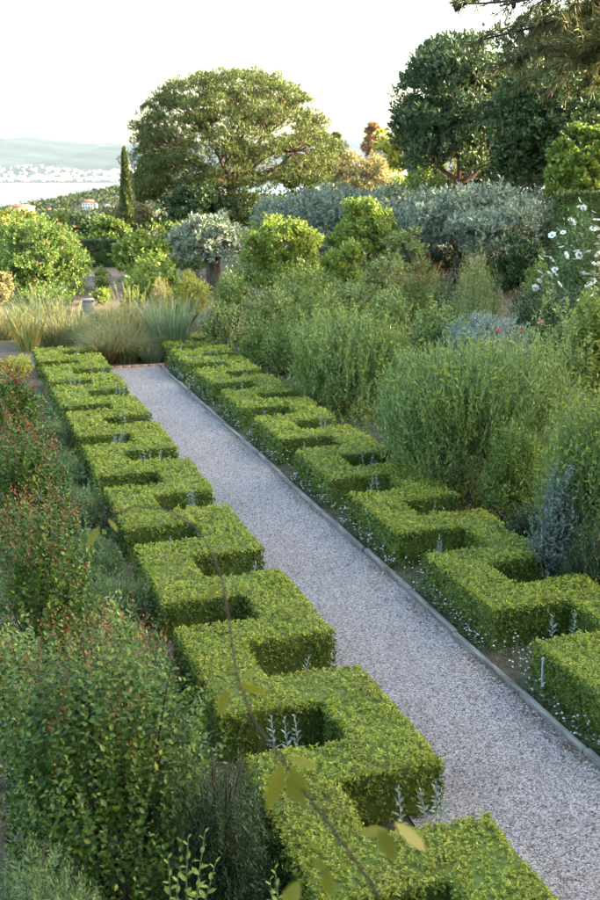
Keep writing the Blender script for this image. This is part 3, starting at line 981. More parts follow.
# olives
def olive(label, px, ytop, ybot, half, d, nc=60, mat='olive', **k):
    return tree('olive_tree', label, 'olive tree', px, ytop, ybot, half, d, M[mat], nc=nc, rcf=k.pop('rcf', .27), L=.17, W=.06, K=5, per=k.pop('per', 54), slen=.26, ang=35, up=.4, flat=.85, forks=4, **k)
olive('gnarled olive tree with a thick dark trunk left of the lime-green trees', 210, 214, 268, 44, 46, trunk_r=.34, fork_h=.62, tpx=217)
olive('wide silvery olive tree below the right flank of the umbrella pine', 314, 182, 240, 70, 60, nc=90, trunk_r=.3, tpx=330)
olive('silvery olive tree in the middle of the row, left of the leaning trunk', 408, 183, 246, 54, 54, nc=75, trunk_r=.25)
olive('large grey olive tree with a leaning trunk in front of the dark pines', 466, 181, 264, 82, 46, nc=115, trunk_r=.2, tpx=454, fork_h=.6)
olive('grey olive tree at the right end of the row beside the white-flowered shrub', 530, 190, 262, 50, 48, nc=60, trunk_r=.22)
olive('silvery olive tree between the wide olive and the middle of the row', 356, 190, 246, 46, 57, nc=60, trunk_r=.2)
olive('low grey olive tree in front, just right of the leaning trunk', 500, 196, 268, 44, 43, nc=60, trunk_r=.18)
# young light green trees
tree('young_tree', 'lime-green young tree right of the gnarled olive', 'tree', 285, 214, 302, 48, 38, M['lime'], nc=60, rcf=.26, L=.11, W=.06, per=75, K=6, slen=.3, up=.55)
tree('young_tree', 'lime-green young tree with upright shoots before the wide olive', 'tree', 366, 190, 280, 40, 44, M['lime'], nc=50, rcf=.27, L=.12, W=.06, per=75, K=6, slen=.34, up=.6)
tree('young_tree', 'small lime-green sapling between the two young trees', 'tree', 345, 240, 300, 24, 36, M['lime'], nc=24, rcf=.36, L=.11, W=.06, per=50, K=6, up=.5)
tree('young_tree', 'thin brownish-green young tree before the large grey olive', 'tree', 408, 222, 282, 30, 42, M['phlomis'], nc=26, rcf=.3, L=.12, W=.05, per=36, K=5, up=.3, nl=24)
tree('young_tree', 'bright green leafy tree behind the clipped hedge at the right edge', 'tree', 582, 130, 215, 34, 36, M['lime'], nc=60, rcf=.28, L=.14, W=.10, per=60, K=6, slen=.3, up=.3)
tree('shrub', 'tall dark green shrub left of the white-flowered shrub', 'shrub', 524, 231, 305, 27, 31, M['darkgreen'], nc=40, rcf=.3, L=.10, W=.045, per=75, K=6, up=.4)
q = at(590, 222, 33)
clipped_block('clipped_hedge', 'tall clipped green hedge with a bright flat top at the right edge', -.95, 2.2, -.5, .6, float(at(590, 193, 33)[2]), M['cypress'], .17, .07, 120, -R(HEAD), (q[0], q[1], 0))

# small house among the trees
def wall_poly(b, pts):
    return pts + b
def house(name, label, px, py, d, w, dp, h, roofh, wallm, roofm, wins, rot=0.0):
    q = at(px, py, d)
    z = float(ground_z(q[0], q[1]))
    th = thing(name, label, 'house', (q[0], q[1], z))
    cr, sr = math.cos(rot - R(HEAD)), math.sin(rot - R(HEAD))
    zt = q[2] - z
    def tf(P): return np.stack([P[:, 0] * cr - P[:, 1] * sr, P[:, 0] * sr + P[:, 1] * cr, P[:, 2]], 1) + np.array([q[0], q[1], z])
    g = boxg(-w / 2, w / 2, -dp / 2, dp / 2, -3, zt + h)
    part('wall', (tf(g[0]), g[1]), wallm, th)
    o = w * .05
    V = np.array([[-w / 2 - o, -dp / 2 - o, zt + h], [w / 2 + o, -dp / 2 - o, zt + h], [w / 2 + o, dp / 2 + o, zt + h], [-w / 2 - o, dp / 2 + o, zt + h],
                  [-w / 4, 0, zt + h + roofh], [w / 4, 0, zt + h + roofh]])
    rf = part('roof', (tf(V), [np.array([[0, 1, 5, 4], [2, 3, 4, 5]]), np.array([[1, 2, 5], [3, 0, 4]]), np.array([[0, 3, 2, 1]])]), roofm, th)
    for wx, wz, ww, wh in wins:
        g = boxg(wx - ww / 2, wx + ww / 2, -dp / 2 - .08, -dp / 2 + .02, zt + wz, zt + wz + wh)
        part('window', (tf(g[0]), g[1]), M['pane'], th)
    return th
M['pane'] = plain_mat('dark_pane', (.03, .035, .04), (.06, .07, .08), 3, .2)
M['stucco'] = plain_mat('white_stucco', (.66, .64, .60), (.78, .77, .74), 1.5, .9)
M['ochre'] = plain_mat('ochre_stucco', (.50, .32, .22), (.60, .42, .30), 1.5, .9)
M['tile'] = plain_mat('roof_tile', (.30, .13, .08), (.45, .22, .14), 2, .9)
house('house', 'white two-storey house with an orange roof on the wooded headland', 90, 209, 960, 12, 9, 5.5, 2.6, M['stucco'], M['tile'],
      [(-4.4 + 2.2 * i, .9 + 2.5 * j, 1.1, 1.4) for i in range(5) for j in range(2)])
house('house', 'low white house with a flat roof right of the two-storey house', 110, 208, 940, 8, 7, 2.6, .6, M['stucco'], M['stucco'], [(-2, .8, 1.2, 1.2), (1.5, .8, 1.2, 1.2)])
house('house', 'long ochre house with an orange roof low at the left shore', 21, 212, 620, 14, 8, 2.6, 1.6, M['ochre'], M['tile'], [(-4 + 2.7 * i, .7, 1.1, 1.3) for i in range(4)], .1)
house('house', 'small grey-roofed house half hidden behind the golden olive', 386, 168, 100, 3.0, 3.0, .9, .7, M['stone'], M['kerb'], [(.3, .1, .5, .5)], .2)

# wooded headland
def far_wood():
    n = 1500
    C = []
    while len(C) < n:
        l = rng.uniform(-330, -110); d = rng.uniform(640, 1330)
        p = RT * l + FW * d
        z = float(ground_z(p[0], p[1]))
        if z < SEA + 6 and d > 1000: continue
        pxx = 300 + F * l / d
        if 78 < pxx < 103 and 880 < d < 965: continue
        if 103 <= pxx < 120 and 880 < d < 945: continue
        C.append((p[0], p[1], z + rng.uniform(3, 6)))
    C = np.array(C)
    rc = rng.uniform(3.2, 7.0, n) * np.where(rng.random(n) < .1, 1.4, 1)
    return clump_geo(C, rc, 22, 2.8, 2.0, 1, .1, 60, .2, .8, -.35)
hw = struct('headland_wood', far_wood(), M['farwood'], kind='stuff')
hw['label'] = 'hazy dark wood covering the headland above the sea'
hw['category'] = 'wood'

# ------------------------------------------------------------------ bare vineyard plot behind the garden
pl = np.array([at(60, 309, 38.5), at(205, 309, 38.5), at(190, 264, 56), at(70, 264, 56)]); pl[:, 2] = .006
struct('bare_soil_plot', (pl, [np.array([[0, 1, 2, 3]])]), M['soil'])
q = at(88, 305, 39)
t = thing('stone_bin', 'pale grey stone box with a flat lid at the edge of the soil plot', 'stone box', (q[0], q[1], 0))
o = part('box', boxg(q[0] - .2, q[0] + .2, q[1] - .2, q[1] + .2, -.02, .38), M['stone'], t)
o.modifiers.new('bevel', 'BEVEL').width = .02
o = part('lid', boxg(q[0] - .24, q[0] + .24, q[1] - .24, q[1] + .24, .383, .45), M['stone'], t)
o.modifiers.new('bevel', 'BEVEL').width = .015
for k in range(3):
    shrub('vine', ['nearest', 'middle', 'farthest'][k] + ' leafy vine of the row growing in the bare soil plot', 'vine', 102 - k * .5, [284, 274, 266][k], [9.5, 8, 7][k], [41, 46, 51][k], M['lime'],
          L=.11, W=.09, K=5, slen=.3, up=.3, cov=2.0, group='vines in the soil plot', ratio=1.6, stemmat='bark')

# ------------------------------------------------------------------ planting on the right, back to front
def S(*a, **k):
    return shrub(*a, **k)[0]
# behind: broad low masses
for (px, yt, hw, d, mt, lb) in [
    (265, 246, 34, 44, 'midgreen', 'green undergrowth between the gnarled olive and the lime-green young tree'),
    (330, 250, 40, 42, 'lime', 'lime-green undergrowth beneath the young trees'),
    (190, 240, 30, 52, 'treegreen', 'green undergrowth left of the gnarled olive trunk'),
    (142, 250, 20, 45, 'lime', 'bright green undergrowth beside the end of the vine row'),
    (44, 284, 28, 41, 'treegreen', 'leafy undergrowth below the round blossoming tree'),
    (10, 290, 30, 42, 'darkgreen', 'dark undergrowth at the left edge below the round blossoming tree'),
    (300, 205, 60, 66, 'midgreen', 'shaded undergrowth behind the wide silvery olive'),
    (425, 168, 52, 62, 'midgreen', 'green undergrowth beneath the yellow trees and dark pine'),
    (505, 140, 74, 58, 'darkgreen', 'dark undergrowth beneath the dark pines, behind the grey olives'),
    (570, 200, 50, 44, 'darkgreen', 'dark undergrowth behind the clipped hedge at the right edge'),
    (390, 166, 40, 78, 'lime', 'yellowish undergrowth by the small grey-roofed house'),
    (240, 200, 60, 74, 'darkgreen', 'dark undergrowth at the foot of the umbrella pine'),
    (40, 232, 60, 62, 'midgreen', 'olive-green undergrowth behind the round blossoming tree'),
    (20, 214, 30, 82, 'midgreen', 'low scrub on the skyline at the left edge below the ochre house'),
    (64, 215, 30, 80, 'phlomis', 'low pale scrub on the skyline below the tiny distant cypress'),
    (104, 212, 26, 82, 'midgreen', 'low scrub on the skyline below the two-storey house'),
    (150, 208, 28, 80, 'darkgreen', 'dark scrub at the foot of the cypress'),
    (180, 216, 30, 70, 'midgreen', 'green scrub between the golden flowering tree and the umbrella pine'),
    (340, 176, 40, 80, 'phlomis', 'pale scrub behind the golden olive'),
    (290, 186, 40, 80, 'midgreen', 'green scrub under the right side of the umbrella pine'),
    (250, 184, 38, 77, 'midgreen', 'green scrub right of the umbrella pine trunk'),
    (322, 222, 50, 56, 'olive', 'low silvery olive growth under the wide olive tree'),
    (415, 228, 40, 50, 'olive', 'low silvery olive growth in the middle of the olive row'),
    (515, 236, 44, 45, 'olive', 'low silvery olive growth at the right end of the olive row'),
    (440, 236, 40, 50, 'darkgreen', 'dark undergrowth beneath the large grey olive'),
    (500, 244, 36, 44, 'midgreen', 'green undergrowth right of the leaning olive trunk'),
    (385, 250, 34, 40, 'phlomis', 'pale green undergrowth beneath the thin brownish tree'),
    (150, 232, 40, 62, 'darkgreen', 'dark undergrowth behind the bright round-leaved tree'),
]:
    lp = max(.08, 4.0 * d / 1229)
    S('shrub', lb, 'shrub', px, yt, hw, d, M[mt], L=lp, W=lp * .5, K=6, zfrac=.4 if d < 60 else .6, slen=lp * 3, up=.45, bump=.22, ratio=.6, cov=1.4, nstem=6)
S('shrub', 'yellow-green fig-like shrub with large leaves right of the soil plot', 'shrub', 158, 254, 34, 37, M['lime'], L=.15, W=.11, K=5, slen=.35, up=.35, bump=.22, cov=2.0)  # yellowish leaf colour stands in for patchy sun
S('shrub', 'pale yellow flowering shrub below the gnarled olive', 'shrub', 190, 268, 22, 35, M['yellow'], L=.10, W=.05, slen=.3, up=.5, bump=.22)
S('shrub', 'dry golden plume-like shrub in front of the fig-like shrub', 'shrub', 160, 278, 14, 33.5, M['gold'], L=.07, W=.02, slen=.3, up=.7, ang=30)
for i, (px, yt, hw, d, mt, lb) in enumerate([
    (232, 268, 26, 34, 'midgreen', 'mid-green bushy shrub behind the grass clump at the path end'),
    (300, 262, 40, 33, 'midgreen', 'broad green shrub mass in front of the lime-green young tree'),
    (352, 268, 36, 31.5, 'phlomis', 'pale green shrub mass with pink flowers on its crest'),
    (268, 282, 34, 30, 'phlomis', 'pale grey-green shrub in the middle of the right bed'),
    (222, 296, 26, 29, 'phlomis', 'yellowish upright shrub nearest the path end on the right'),
    (318, 284, 40, 27.5, 'midgreen', 'rounded green shrub behind the first tall yellow-flowered bush'),
    (388, 282, 36, 28, 'bupleurum', 'yellow-green shrub in the middle distance left of the feathery shrub'),
    (420, 266, 26, 31, 'redleaf', 'shrub with reddish young leaves under the thin brownish tree'),
    (437, 296, 36, 24.5, 'bupleurum', 'yellow-green spreading shrub left of the silver mound'),
    (258, 320, 22, 27.5, 'midgreen', 'small dark-leaved shrub behind the right hedge near the path end'),
    (284, 318, 26, 26.5, 'treegreen', 'bright green leafy shrub left of the first tall yellow-flowered bush'),
    (545, 283, 48, 24, 'rosemary', 'low dark spreading juniper below the white-flowered shrub'),
    (452, 284, 26, 27, 'rosemary', 'low dark spreading mound left of the feathery shrub'),
    (562, 318, 42, 20, 'bupleurum', 'yellow-green umbel-flowered bush at the right, behind the big bush'),
]):
    if mt == 'redleaf':
        S('shrub', lb, 'shrub', px, yt, hw, d, M['midgreen'], L=.07, W=.035, K=6, slen=.25, up=.55, tip=dict(frac=.14, mat=M['redtip'], s=.8))
    else:
        fl = dict(n=220, r=.035, k=6, mat=M['umbel'], flat=True, out=.05) if mt == 'bupleurum' else None
        nr = mt == 'rosemary'
        S('shrub', lb, 'shrub', px, yt, hw, d, M[mt], L=.10 if not nr else .11, W=.042 if not nr else .03, K=7, slen=.34, up=.5, bump=.2, flower=fl, cov=1.5, ratio=.9)
S('shrub', 'tall feathery yellow-green shrub with loose upright sprays', 'shrub', 483, 246, 25, 26, M['phlomis'], L=.07, W=.02, K=12, slen=.7, up=.75, ang=35, cov=1.1, bump=.25, inner=.2)
S('shrub', 'bright green leafy shrub just left of the white-flowered shrub', 'shrub', 538, 258, 20, 28, M['treegreen'], L=.08, W=.04, K=6, slen=.2, up=.4)
S('shrub', 'yellowish drooping-leaved shrub at the right edge below the white flowers', 'shrub', 598, 276, 34, 20.5, M['lime'], L=.12, W=.035, K=7, slen=.25, up=.2, ang=80, cov=1.8)
S('silver_mound', 'rounded silver-blue mound of fine foliage in the right bed', 'shrub', 489, 303, 46, 22.5, M['artemisia'], L=.085, W=.026, K=9, slen=.26, up=.45, bump=.2, zfrac=.55, cov=1.6, shape='lance')

def flower_heads(th, pts, r, npet, petal_mat, centre_mat, tilt=.5):
    """single flowers as parts: shared mesh, one object each"""
    T = TEMPL['petal'][0]
    V, fs = [], []
    for i in range(npet):
        a = i * 2 * math.pi / npet
        D = np.array([math.cos(a), math.sin(a), .25]); Sd = np.array([-math.sin(a), math.cos(a), 0]); Nn = np.array([0, 0, 1.0])
        V.append(np.array([D * p[0] * r + Sd * p[1] * r * 1.05 + Nn * p[2] * r * .5 for p in T]))
        fs.append(np.array([[0, 1, 2], [0, 2, 3], [0, 3, 4]]) + 5 * i)
    me = mesh_np('flower', np.concatenate(V), [np.concatenate(fs)])
    me.materials.append(petal_mat)
    cv, cf = boxg(-r * .2, r * .2, -r * .2, r * .2, 0, r * .3)
    cm = mesh_np('flower_centre', cv, cf); cm.materials.append(centre_mat)
    off = np.array(th.location)
    for p in pts:
        o = bpy.data.objects.new('flower', me); prep(o, th)
        o.location = [float(v) for v in (p - off)]
        o.rotation_euler = (rng.normal(0, tilt) + .5, rng.normal(0, tilt), rng.uniform(0, 6.28))
        s = rng.uniform(.75, 1.2); o.scale = (s, s, s)
        c = bpy.data.objects.new('flower_centre', cm); prep(c, o)

def tops(b, r, h, n, xmin=-1, xmax=1, zmin=-.1, zf=.42):
    P, D = dome_tips(b, r, r, h, n * 4, zmin, .14)
    s = D @ RT
    f = D @ FW
    ok = (s > xmin) & (s < xmax) & (f < .35)
    return P[ok][:n] + D[ok][:n] * .07

th, b, h, r = shrub('white_flowered_shrub', 'shrub covered with large white poppy-like flowers at the right edge', 'shrub', 582, 218, 34, 26, M['lavender'], L=.11, W=.05, K=6, slen=.35, up=.5, bump=.12, cov=1.8)
flower_heads(th, tops(b, r * 1.03, h, 110, zmin=-.2), .088, 6, M['white'], M['umbel'])
for (px, py, d, nm) in ((498, 331, 20.5, 'left'), (522, 330, 20.3, 'middle'), (541, 323, 20.8, 'right')):
    q = at(px, py, d)
    t = thing('pink_flower', nm + ' of three bright pink blooms on tall stems before the silver mound', 'flower', (q[0], q[1], 0))
    part('stem', tube(np.linspace([q[0], q[1], 0], q, 4), .006, 4), M['greenstem'], t)
    dd = rdirs(14, -.2)
    part('petals', leaves(np.repeat(q[None], 14, 0), dd, rng.normal(size=(14, 3)), .075, .06, 'oval'), M['pink'], t)

# the big yellow-flowered bushes behind the right hedge
BU = dict(L=.10, W=.030, K=12, slen=.55, up=.66, ang=30, cov=2.6, bump=.13, freq=2.8, shell=.2, zmin=-.7, zfrac=.55, nstem=30, shape='rhomb', nmax=7000, stemmat='greenstem', spread=.6, jit=.09, dn=.12)
S('yellow_flowered_bush', 'rounded upright bush with yellow umbels farthest along the right hedge', 'bush', 348, 308, 74, 23.0, M['bupleurum'], flower=dict(n=420, r=.034, k=8, mat=M['umbel'], flat=True, out=.07), **BU)
S('yellow_flowered_bush', 'largest dense upright bush with yellow umbels leaning over the right hedge', 'bush', 474, 334, 108, 16.8, M['bupleurum'], flower=dict(n=420, r=.03, k=8, mat=M['umbel'], flat=True, out=.07, zmin=.25), **{**BU, 'L': .085, 'W': .026, 'cov': 3.0, 'nmax': 11000})
S('yellow_flowered_bush', 'bush with bright yellow umbels cut by the right edge', 'bush', 612, 384, 74, 13.0, M['bupleurum'], flower=dict(n=420, r=.028, k=9, mat=M['umbel'], flat=True, out=.08), **{**BU, 'L': .075, 'W': .022, 'cov': 2.6})
S('shrub', 'dark leafy shrub between the largest bush and the right edge bush', 'shrub', 516, 425, 38, 15.0, M['treegreen'], L=.055, W=.026, K=8, slen=.3, up=.55, cov=2.4, ratio=.8)
S('blue_grey_shrub', 'blue-grey feathery shrub behind the right hedge at the right edge', 'shrub', 558, 474, 26, 12.6, M['bluefol'], L=.05, W=.02, K=12, slen=.26, up=.55, ang=48, cov=1.5, bump=.35, zmin=-.5)
S('rosemary_shrub', 'dark green rosemary at the right edge beside the blue-grey shrub', 'shrub', 600, 510, 30, 12.0, M['rosemary'], L=.055, W=.012, K=18, slen=.34, up=.75, ang=40, cov=1.7, bump=.3)
S('rosemary_shrub', 'low dark shrub between the right hedge and the largest bush', 'shrub', 534, 500, 32, 13.6, M['rosemary'], L=.055, W=.02, K=10, slen=.25, up=.5, cov=1.6, ratio=.6)

n = 4200
P = np.stack([6.9 + 3.2 * rng.random(n) ** 1.4, 7 + 24 * rng.random(n) ** 1.1, np.zeros(n)], 1)
P[:, 2] = .05 + .5 * rng.random(n) * (.55 + .45 * np.sin(P[:, 0] * 2.3 + P[:, 1] * 1.1))
bg = struct('border_ground_cover', shoots(P, unit(rdirs(n, .2) + np.array([0, 0, .8])), .16, 6, .055 * (1 + P[:, 1] * .03), .022 * (1 + P[:, 1] * .03), 50), M['midgreen'], kind='stuff')
bg['label'] = 'low leafy ground cover between the right hedge and the tall bushes'
bg['category'] = 'ground cover'

# ------------------------------------------------------------------ grasses beyond the end of the path
def grass(name, label, px, py, d, n, rad, L, W, mat, lean=.5, droop=.6, plume=None, seg=5):
    q = at(px, py, d); b = np.array([q[0], q[1], 0.0])
    th = thing(name, label, 'grass', b)
    n = int(n * .6); W = W * 1.8
    part('blades', blades(b, n, rad, L, W, lean, droop, seg), mat, th, 'stuff')
    if plume:
        m = plume['n']
        a = rng.uniform(0, 6.28, m); rr = rad * rng.uniform(.3, 1.5, m)
        tp = b + np.stack([rr * np.cos(a), rr * np.sin(a), L * rng.uniform(.8, 1.25, m)], 1)
        part('stalks', merge([tube(np.linspace(b + (p - b) * np.array([.4, .4, 0]), p, 3), .004, 3) for p in tp]), mat, th)
        part('plumes', shoots(tp, unit(np.stack([np.cos(a) * .4, np.sin(a) * .4, np.ones(m)], 1)), plume['len'], 16, plume['len'] * .28, .012, 24), plume['mat'], th, 'stuff')
    return th
grass('ornamental_grass', 'big tawny fountain grass arching over the end of the path', 122, 352, 28.8, 1500, .5, 1.2, .012, M['tan_grass'], .55, .9, dict(n=60, len=.35, mat=M['gold']))
grass('ornamental_grass', 'tall pale blue-green grass clump right of the path end', 170, 352, 29.6, 900, .38, 1.75, .016, M['bluegrass'], .35, .25, dict(n=14, len=.4, mat=M['yellow']))
grass('ornamental_grass', 'fine green-gold grass behind the left hedge end, toward the soil plot', 98, 335, 31, 900, .6, .85, .013, M['green_grass'], .5, .6, dict(n=50, len=.3, mat=M['tan_grass']))
grass('ornamental_grass', 'dry tan grass behind the left hedge end', 62, 338, 31.5, 900, .6, 1.15, .013, M['tan_grass'], .5, .7, dict(n=40, len=.3, mat=M['gold']))
grass('ornamental_grass', 'grass with one large pinkish plume behind the left hedge', 70, 332, 34, 500, .5, .95, .014, M['green_grass'], .5, .6, dict(n=14, len=.6, mat=M['gold']))
grass('ornamental_grass', 'tan grass drift at the left edge behind the strap-leaved clump', 12, 335, 33, 900, .7, 1.2, .014, M['tan_grass'], .5, .7)
grass('ornamental_grass', 'pale grass drift at the foot of the fig-like shrub', 132, 322, 33.5, 900, .7, 1.3, .014, M['tan_grass'], .5, .6, dict(n=50, len=.3, mat=M['yellow']))
grass('ornamental_grass', 'green-gold grass drift in front of the round blossoming tree', 40, 322, 36, 900, .8, 1.1, .016, M['green_grass'], .5, .6, dict(n=40, len=.3, mat=M['tan_grass']))
grass('ornamental_grass', 'pale dry grass drift beside the stone box', 112, 318, 36.5, 700, .6, .55, .016, M['tan_grass'], .5, .6)
grass('strap_plant', 'bronze-orange strap-leaved plant by the end of the left hedge', 106, 362, 28.2, 60, .16, 1.0, .045, M['bronze'], .8, .35, None, 4)
grass('strap_plant', 'yellow-striped strap-leaved clump behind the left hedge at the left', 28, 346, 30.5, 60, .25, 1.3, .06, M['strap'], .4, .2, None, 4)
grass('ornamental_grass', 'low blue-green tuft at the far right corner of the path end', 152, 366, 28.6, 500, .22, .55, .012, M['bluegrass'], .6, .7)
S('shrub', 'low bright yellow ground shrub left of the far hedge end', 'shrub', 12, 352, 22, 25, M['yellow'], L=.05, W=.03, K=6, slen=.15, up=.4, zfrac=.5)

# ------------------------------------------------------------------ planting in the left bed
RS = dict(dn=.12, L=.045, W=.026, K=12, slen=.42, up=.8, ang=62, shape='oval', cov=2.0, bump=.15, zmin=-.8, zfrac=.5, nstem=18, inner=.3, nmax=2300, freq=3.0, spread=.5)
S('red_tipped_shrub', 'large glossy green shrub with red young shoots filling the lower left corner', 'shrub', 92, 612, 110, 6.8, M['redshrub'], tip=dict(frac=.2, mat=M['redtip'], s=.6), **RS)
S('red_tipped_shrub', 'red-tipped shrub next behind the large one at the left edge', 'shrub', 38, 490, 58, 10.2, M['redshrub'], tip=dict(frac=.3, mat=M['redtip'], s=.65), **{**RS, 'L': .055, 'W': .034, 'shape': 'rhomb'})
S('red_tipped_shrub', 'red-tipped shrub third from the front in the left bed', 'shrub', 22, 412, 46, 13.8, M['redshrub'], tip=dict(frac=.3, mat=M['redtip'], s=.7), **{**RS, 'L': .07, 'W': .036, 'shape': 'rhomb'})
S('red_tipped_shrub', 'farthest red-tipped shrub in the left bed', 'shrub', 4, 362, 36, 18.5, M['redshrub'], tip=dict(frac=.3, mat=M['redtip'], s=.8), **{**RS, 'L': .09, 'W': .045, 'shape': 'rhomb'})
S('abelia_shrub', 'loose shrub with pale green leaves between the two nearest red-tipped shrubs', 'shrub', 108, 580, 40, 8.6, M['abelia'], L=.055, W=.026, K=10, slen=.4, up=.65, ang=60, shape='oval', cov=1.8, bump=.22, zmin=-.6, nstem=16)
S('abelia_shrub', 'pale green leafy shrub at the left edge above the large shrub', 'shrub', 6, 612, 42, 8.2, M['abelia'], L=.055, W=.026, K=10, slen=.36, up=.65, ang=60, shape='oval', cov=1.6, bump=.2, nstem=20)
S('rosemary_shrub', 'dark upright rosemary between the large shrub and the near left hedge', 'shrub', 220, 762, 42, 6.6, M['rosemary'], L=.036, W=.007, K=34, slen=.42, up=.86, ang=42, cov=2.2, bump=.3, zmin=-.4, ratio=.9, nstem=30, nmax=2600)
S('shrub', 'low narrow-leaved plant in the bottom left corner', 'shrub', 40, 852, 70, 5.7, M['lavender'], L=.06, W=.010, K=14, slen=.3, up=.6, ang=55, cov=1.6, bump=.2, nstem=12, nmax=1800)
for i, (yy_, xx_, hh_) in enumerate([(9.9, 1.5, .55), (11.7, 1.5, .6), (13.5, 1.5, .55), (15.4, 1.5, .6), (17.5, 1.5, .6), (20.0, 1.5, .6)]):
    p = np.array([xx_, yy_, hh_])
    l = p @ RT; dd_ = p @ FW
    # invert the camera for the builder
    k = dd_ * math.cos(_p) + (CAMZ - hh_) * math.sin(_p)
    px = 300 + F * l / k
    py = 450 - F * (dd_ * math.sin(_p) - (CAMZ - hh_) * math.cos(_p)) / k
    S('lavender_plant', ORD[i] + ' grey-green lavender from the front, along the outer side of the left hedge', 'lavender', px, py, .40 * F / k, dd_, M['lavender'],
      L=.05, W=.010, K=14, slen=.3, up=.75, ang=38, cov=2.4, bump=.2, ratio=1.3, nstem=8, group='lavender along the left hedge')

n = 3600
P = np.stack([1.86 - 2.1 * rng.random(n) ** 1.5, 4.6 + 20 * rng.random(n) ** 1.3, rng.uniform(.02, .14, n)], 1)
P[:, 2] += np.where(P[:, 0] > 1.25, .26 * rng.random(n) ** 1.3, 0)
bg = struct('bed_ground_cover', shoots(P, unit(rdirs(n, .2) + np.array([0, 0, .5])), .1, 6, .05 * (1 + P[:, 1] * .02), .022 * (1 + P[:, 1] * .02), 60), M['gcover'], kind='stuff')
bg['label'] = 'green low ground cover on the soil under the left shrubs'
bg['category'] = 'ground cover'

# young shoots with yellow-green leaves, each leaf a part
def leafy_shoots(label, specs, group=None):
    q0 = at(*specs[0][:3])
    b0 = np.array([q0[0], q0[1], 0.0])
    th = thing('young_shoots', label, 'shoots', b0)
    T = TEMPL['oval'][0]
    me = mesh_np('leaf', np.array([[p[0] * .062, p[1] * .030, p[2] * .03] for p in T]), [np.array(TEMPL['oval'][1])])
    me.materials.append(M['lime'])
    st = []
    for px, py, d in specs:
        tp = at(px, py, d)
        b = b0 + np.array([rng.normal(0, .06), rng.normal(0, .06), 0])
        pts = np.array([b, b * .6 + tp * .4 + np.array([.02, -.02, .05]), b * .2 + tp * .8, tp])
        st.append(tube(pts, [.008, .006, .005, .002], 5))
        nlv = 12
        for j in range(nlv):
            t = 1 - j * .032
            p = b * .2 + tp * .8 if t < .8 else (b * .2 + tp * .8) * (1 - (t - .8) / .2) + tp * (t - .8) / .2
            if t < .8: p = (b * .6 + tp * .4) * (1 - (t - .4) / .4) + (b * .2 + tp * .8) * (t - .4) / .4
            a = j * 2.4 + rng.uniform(0, .5)
            el = .75 if j < 3 else .45
            o = bpy.data.objects.new('leaf', me); prep(o, th)
            o.location = [float(v) for v in (p - b0)]
            o.rotation_euler = (rng.normal(0, .2), -el, a)
            s = (.55 + .09 * min(j, 6)) * rng.uniform(.85, 1.1); o.scale = (s, s, s)
    part('stems', merge(st), M['greenstem'], th)
leafy_shoots('spray of upright shoots with pointed yellow-green leaves at the bottom, left of the hedge', [(168, 858, 5.3), (188, 838, 5.35), (205, 832, 5.4), (216, 862, 5.3), (200, 868, 5.25), (178, 876, 5.2)])
leafy_shoots('single small shoot with yellow-green leaves against the near end of the left hedge', [(275, 868, 5.35), (270, 880, 5.3)])
# weathered board lying at the edge of the left bed
p = np.array([1.55, 8.6, 0])
t = thing('old_board', 'short weathered grey board on the soil beside the left hedge', 'board', (1.5, 8.4, 0))
o = part('plank', boxg(1.40, 1.52, 7.9, 9.6, .02, .16), M['kerb'], t)
o.modifiers.new('bevel', 'BEVEL').width = .01

# ------------------------------------------------------------------ silver sprigs in the hedge notches
def notch(label, x, y, ns, hgt=.52, rad=.09):
    th = thing('silver_sprigs', label, 'silver plant', (x, y, 0), 'silver sprigs in the hedge notches')
    sil_stems(th, np.array([x, y, 0.0]), ns, hgt, rad, M['silver'])
for k in range(0, 9):
    notch('silver-leaved sprigs in the ' + ORD[k] + ' path-side notch of the left hedge from the front', 1.936 + 1.15 + rng.uniform(-.1, .15), 6.62 + P_ * k + rng.uniform(-.1, .1), [4, 1, 1, 4, 5, 2, 3, 3, 2][k], [.52, .44, .5, .62, .62, .55, .6, .6, .6][k])
for k in (0, 2, 4, 6):
    notch('silver-leaved sprigs in the ' + ORD[k] + ' outer notch of the left hedge from the front', 1.936 + .45 + rng.uniform(-.1, .2), 7.95 + P_ * k + rng.uniform(-.08, .08), [3, 1, 2, 1, 5, 2, 4][k], [.6, .42, .42, .5, .6, .55, .6][k])
for k in range(0, 8):
    notch('silver-leaved sprigs in the ' + ORD[k] + ' path-side notch of the right hedge from the front', 5.30 + .45 + rng.uniform(-.1, .25), 9.25 + PR * k + rng.uniform(-.08, .08), [2, 2, 3, 2, 1, 2, 2, 3][k], .5)
for k in (2, 3, 4, 6, 7):
    notch('silver-leaved sprigs in the ' + ORD[k] + ' outer notch of the right hedge from the front', 5.30 + 1.05 + rng.uniform(-.1, .15), 7.95 + PR * k + rng.uniform(-.08, .08), [1, 1, 2, 3, 5, 2, 4, 3][k], .5)

q = np.array([5.28, 8.55, 0])
t = thing('metal_stake', 'thin grey metal stake standing at the corner of the near right hedge block', 'stake', q)
part('rod', tube(np.array([q, q + np.array([-.01, 0, .40])]), .011, 8), M['metal'], t)
part('cap', tube(np.array([q + np.array([-.01, 0, .40]), q + np.array([-.005, 0, .425])]), [.017, .015], 8), M['metal'], t)

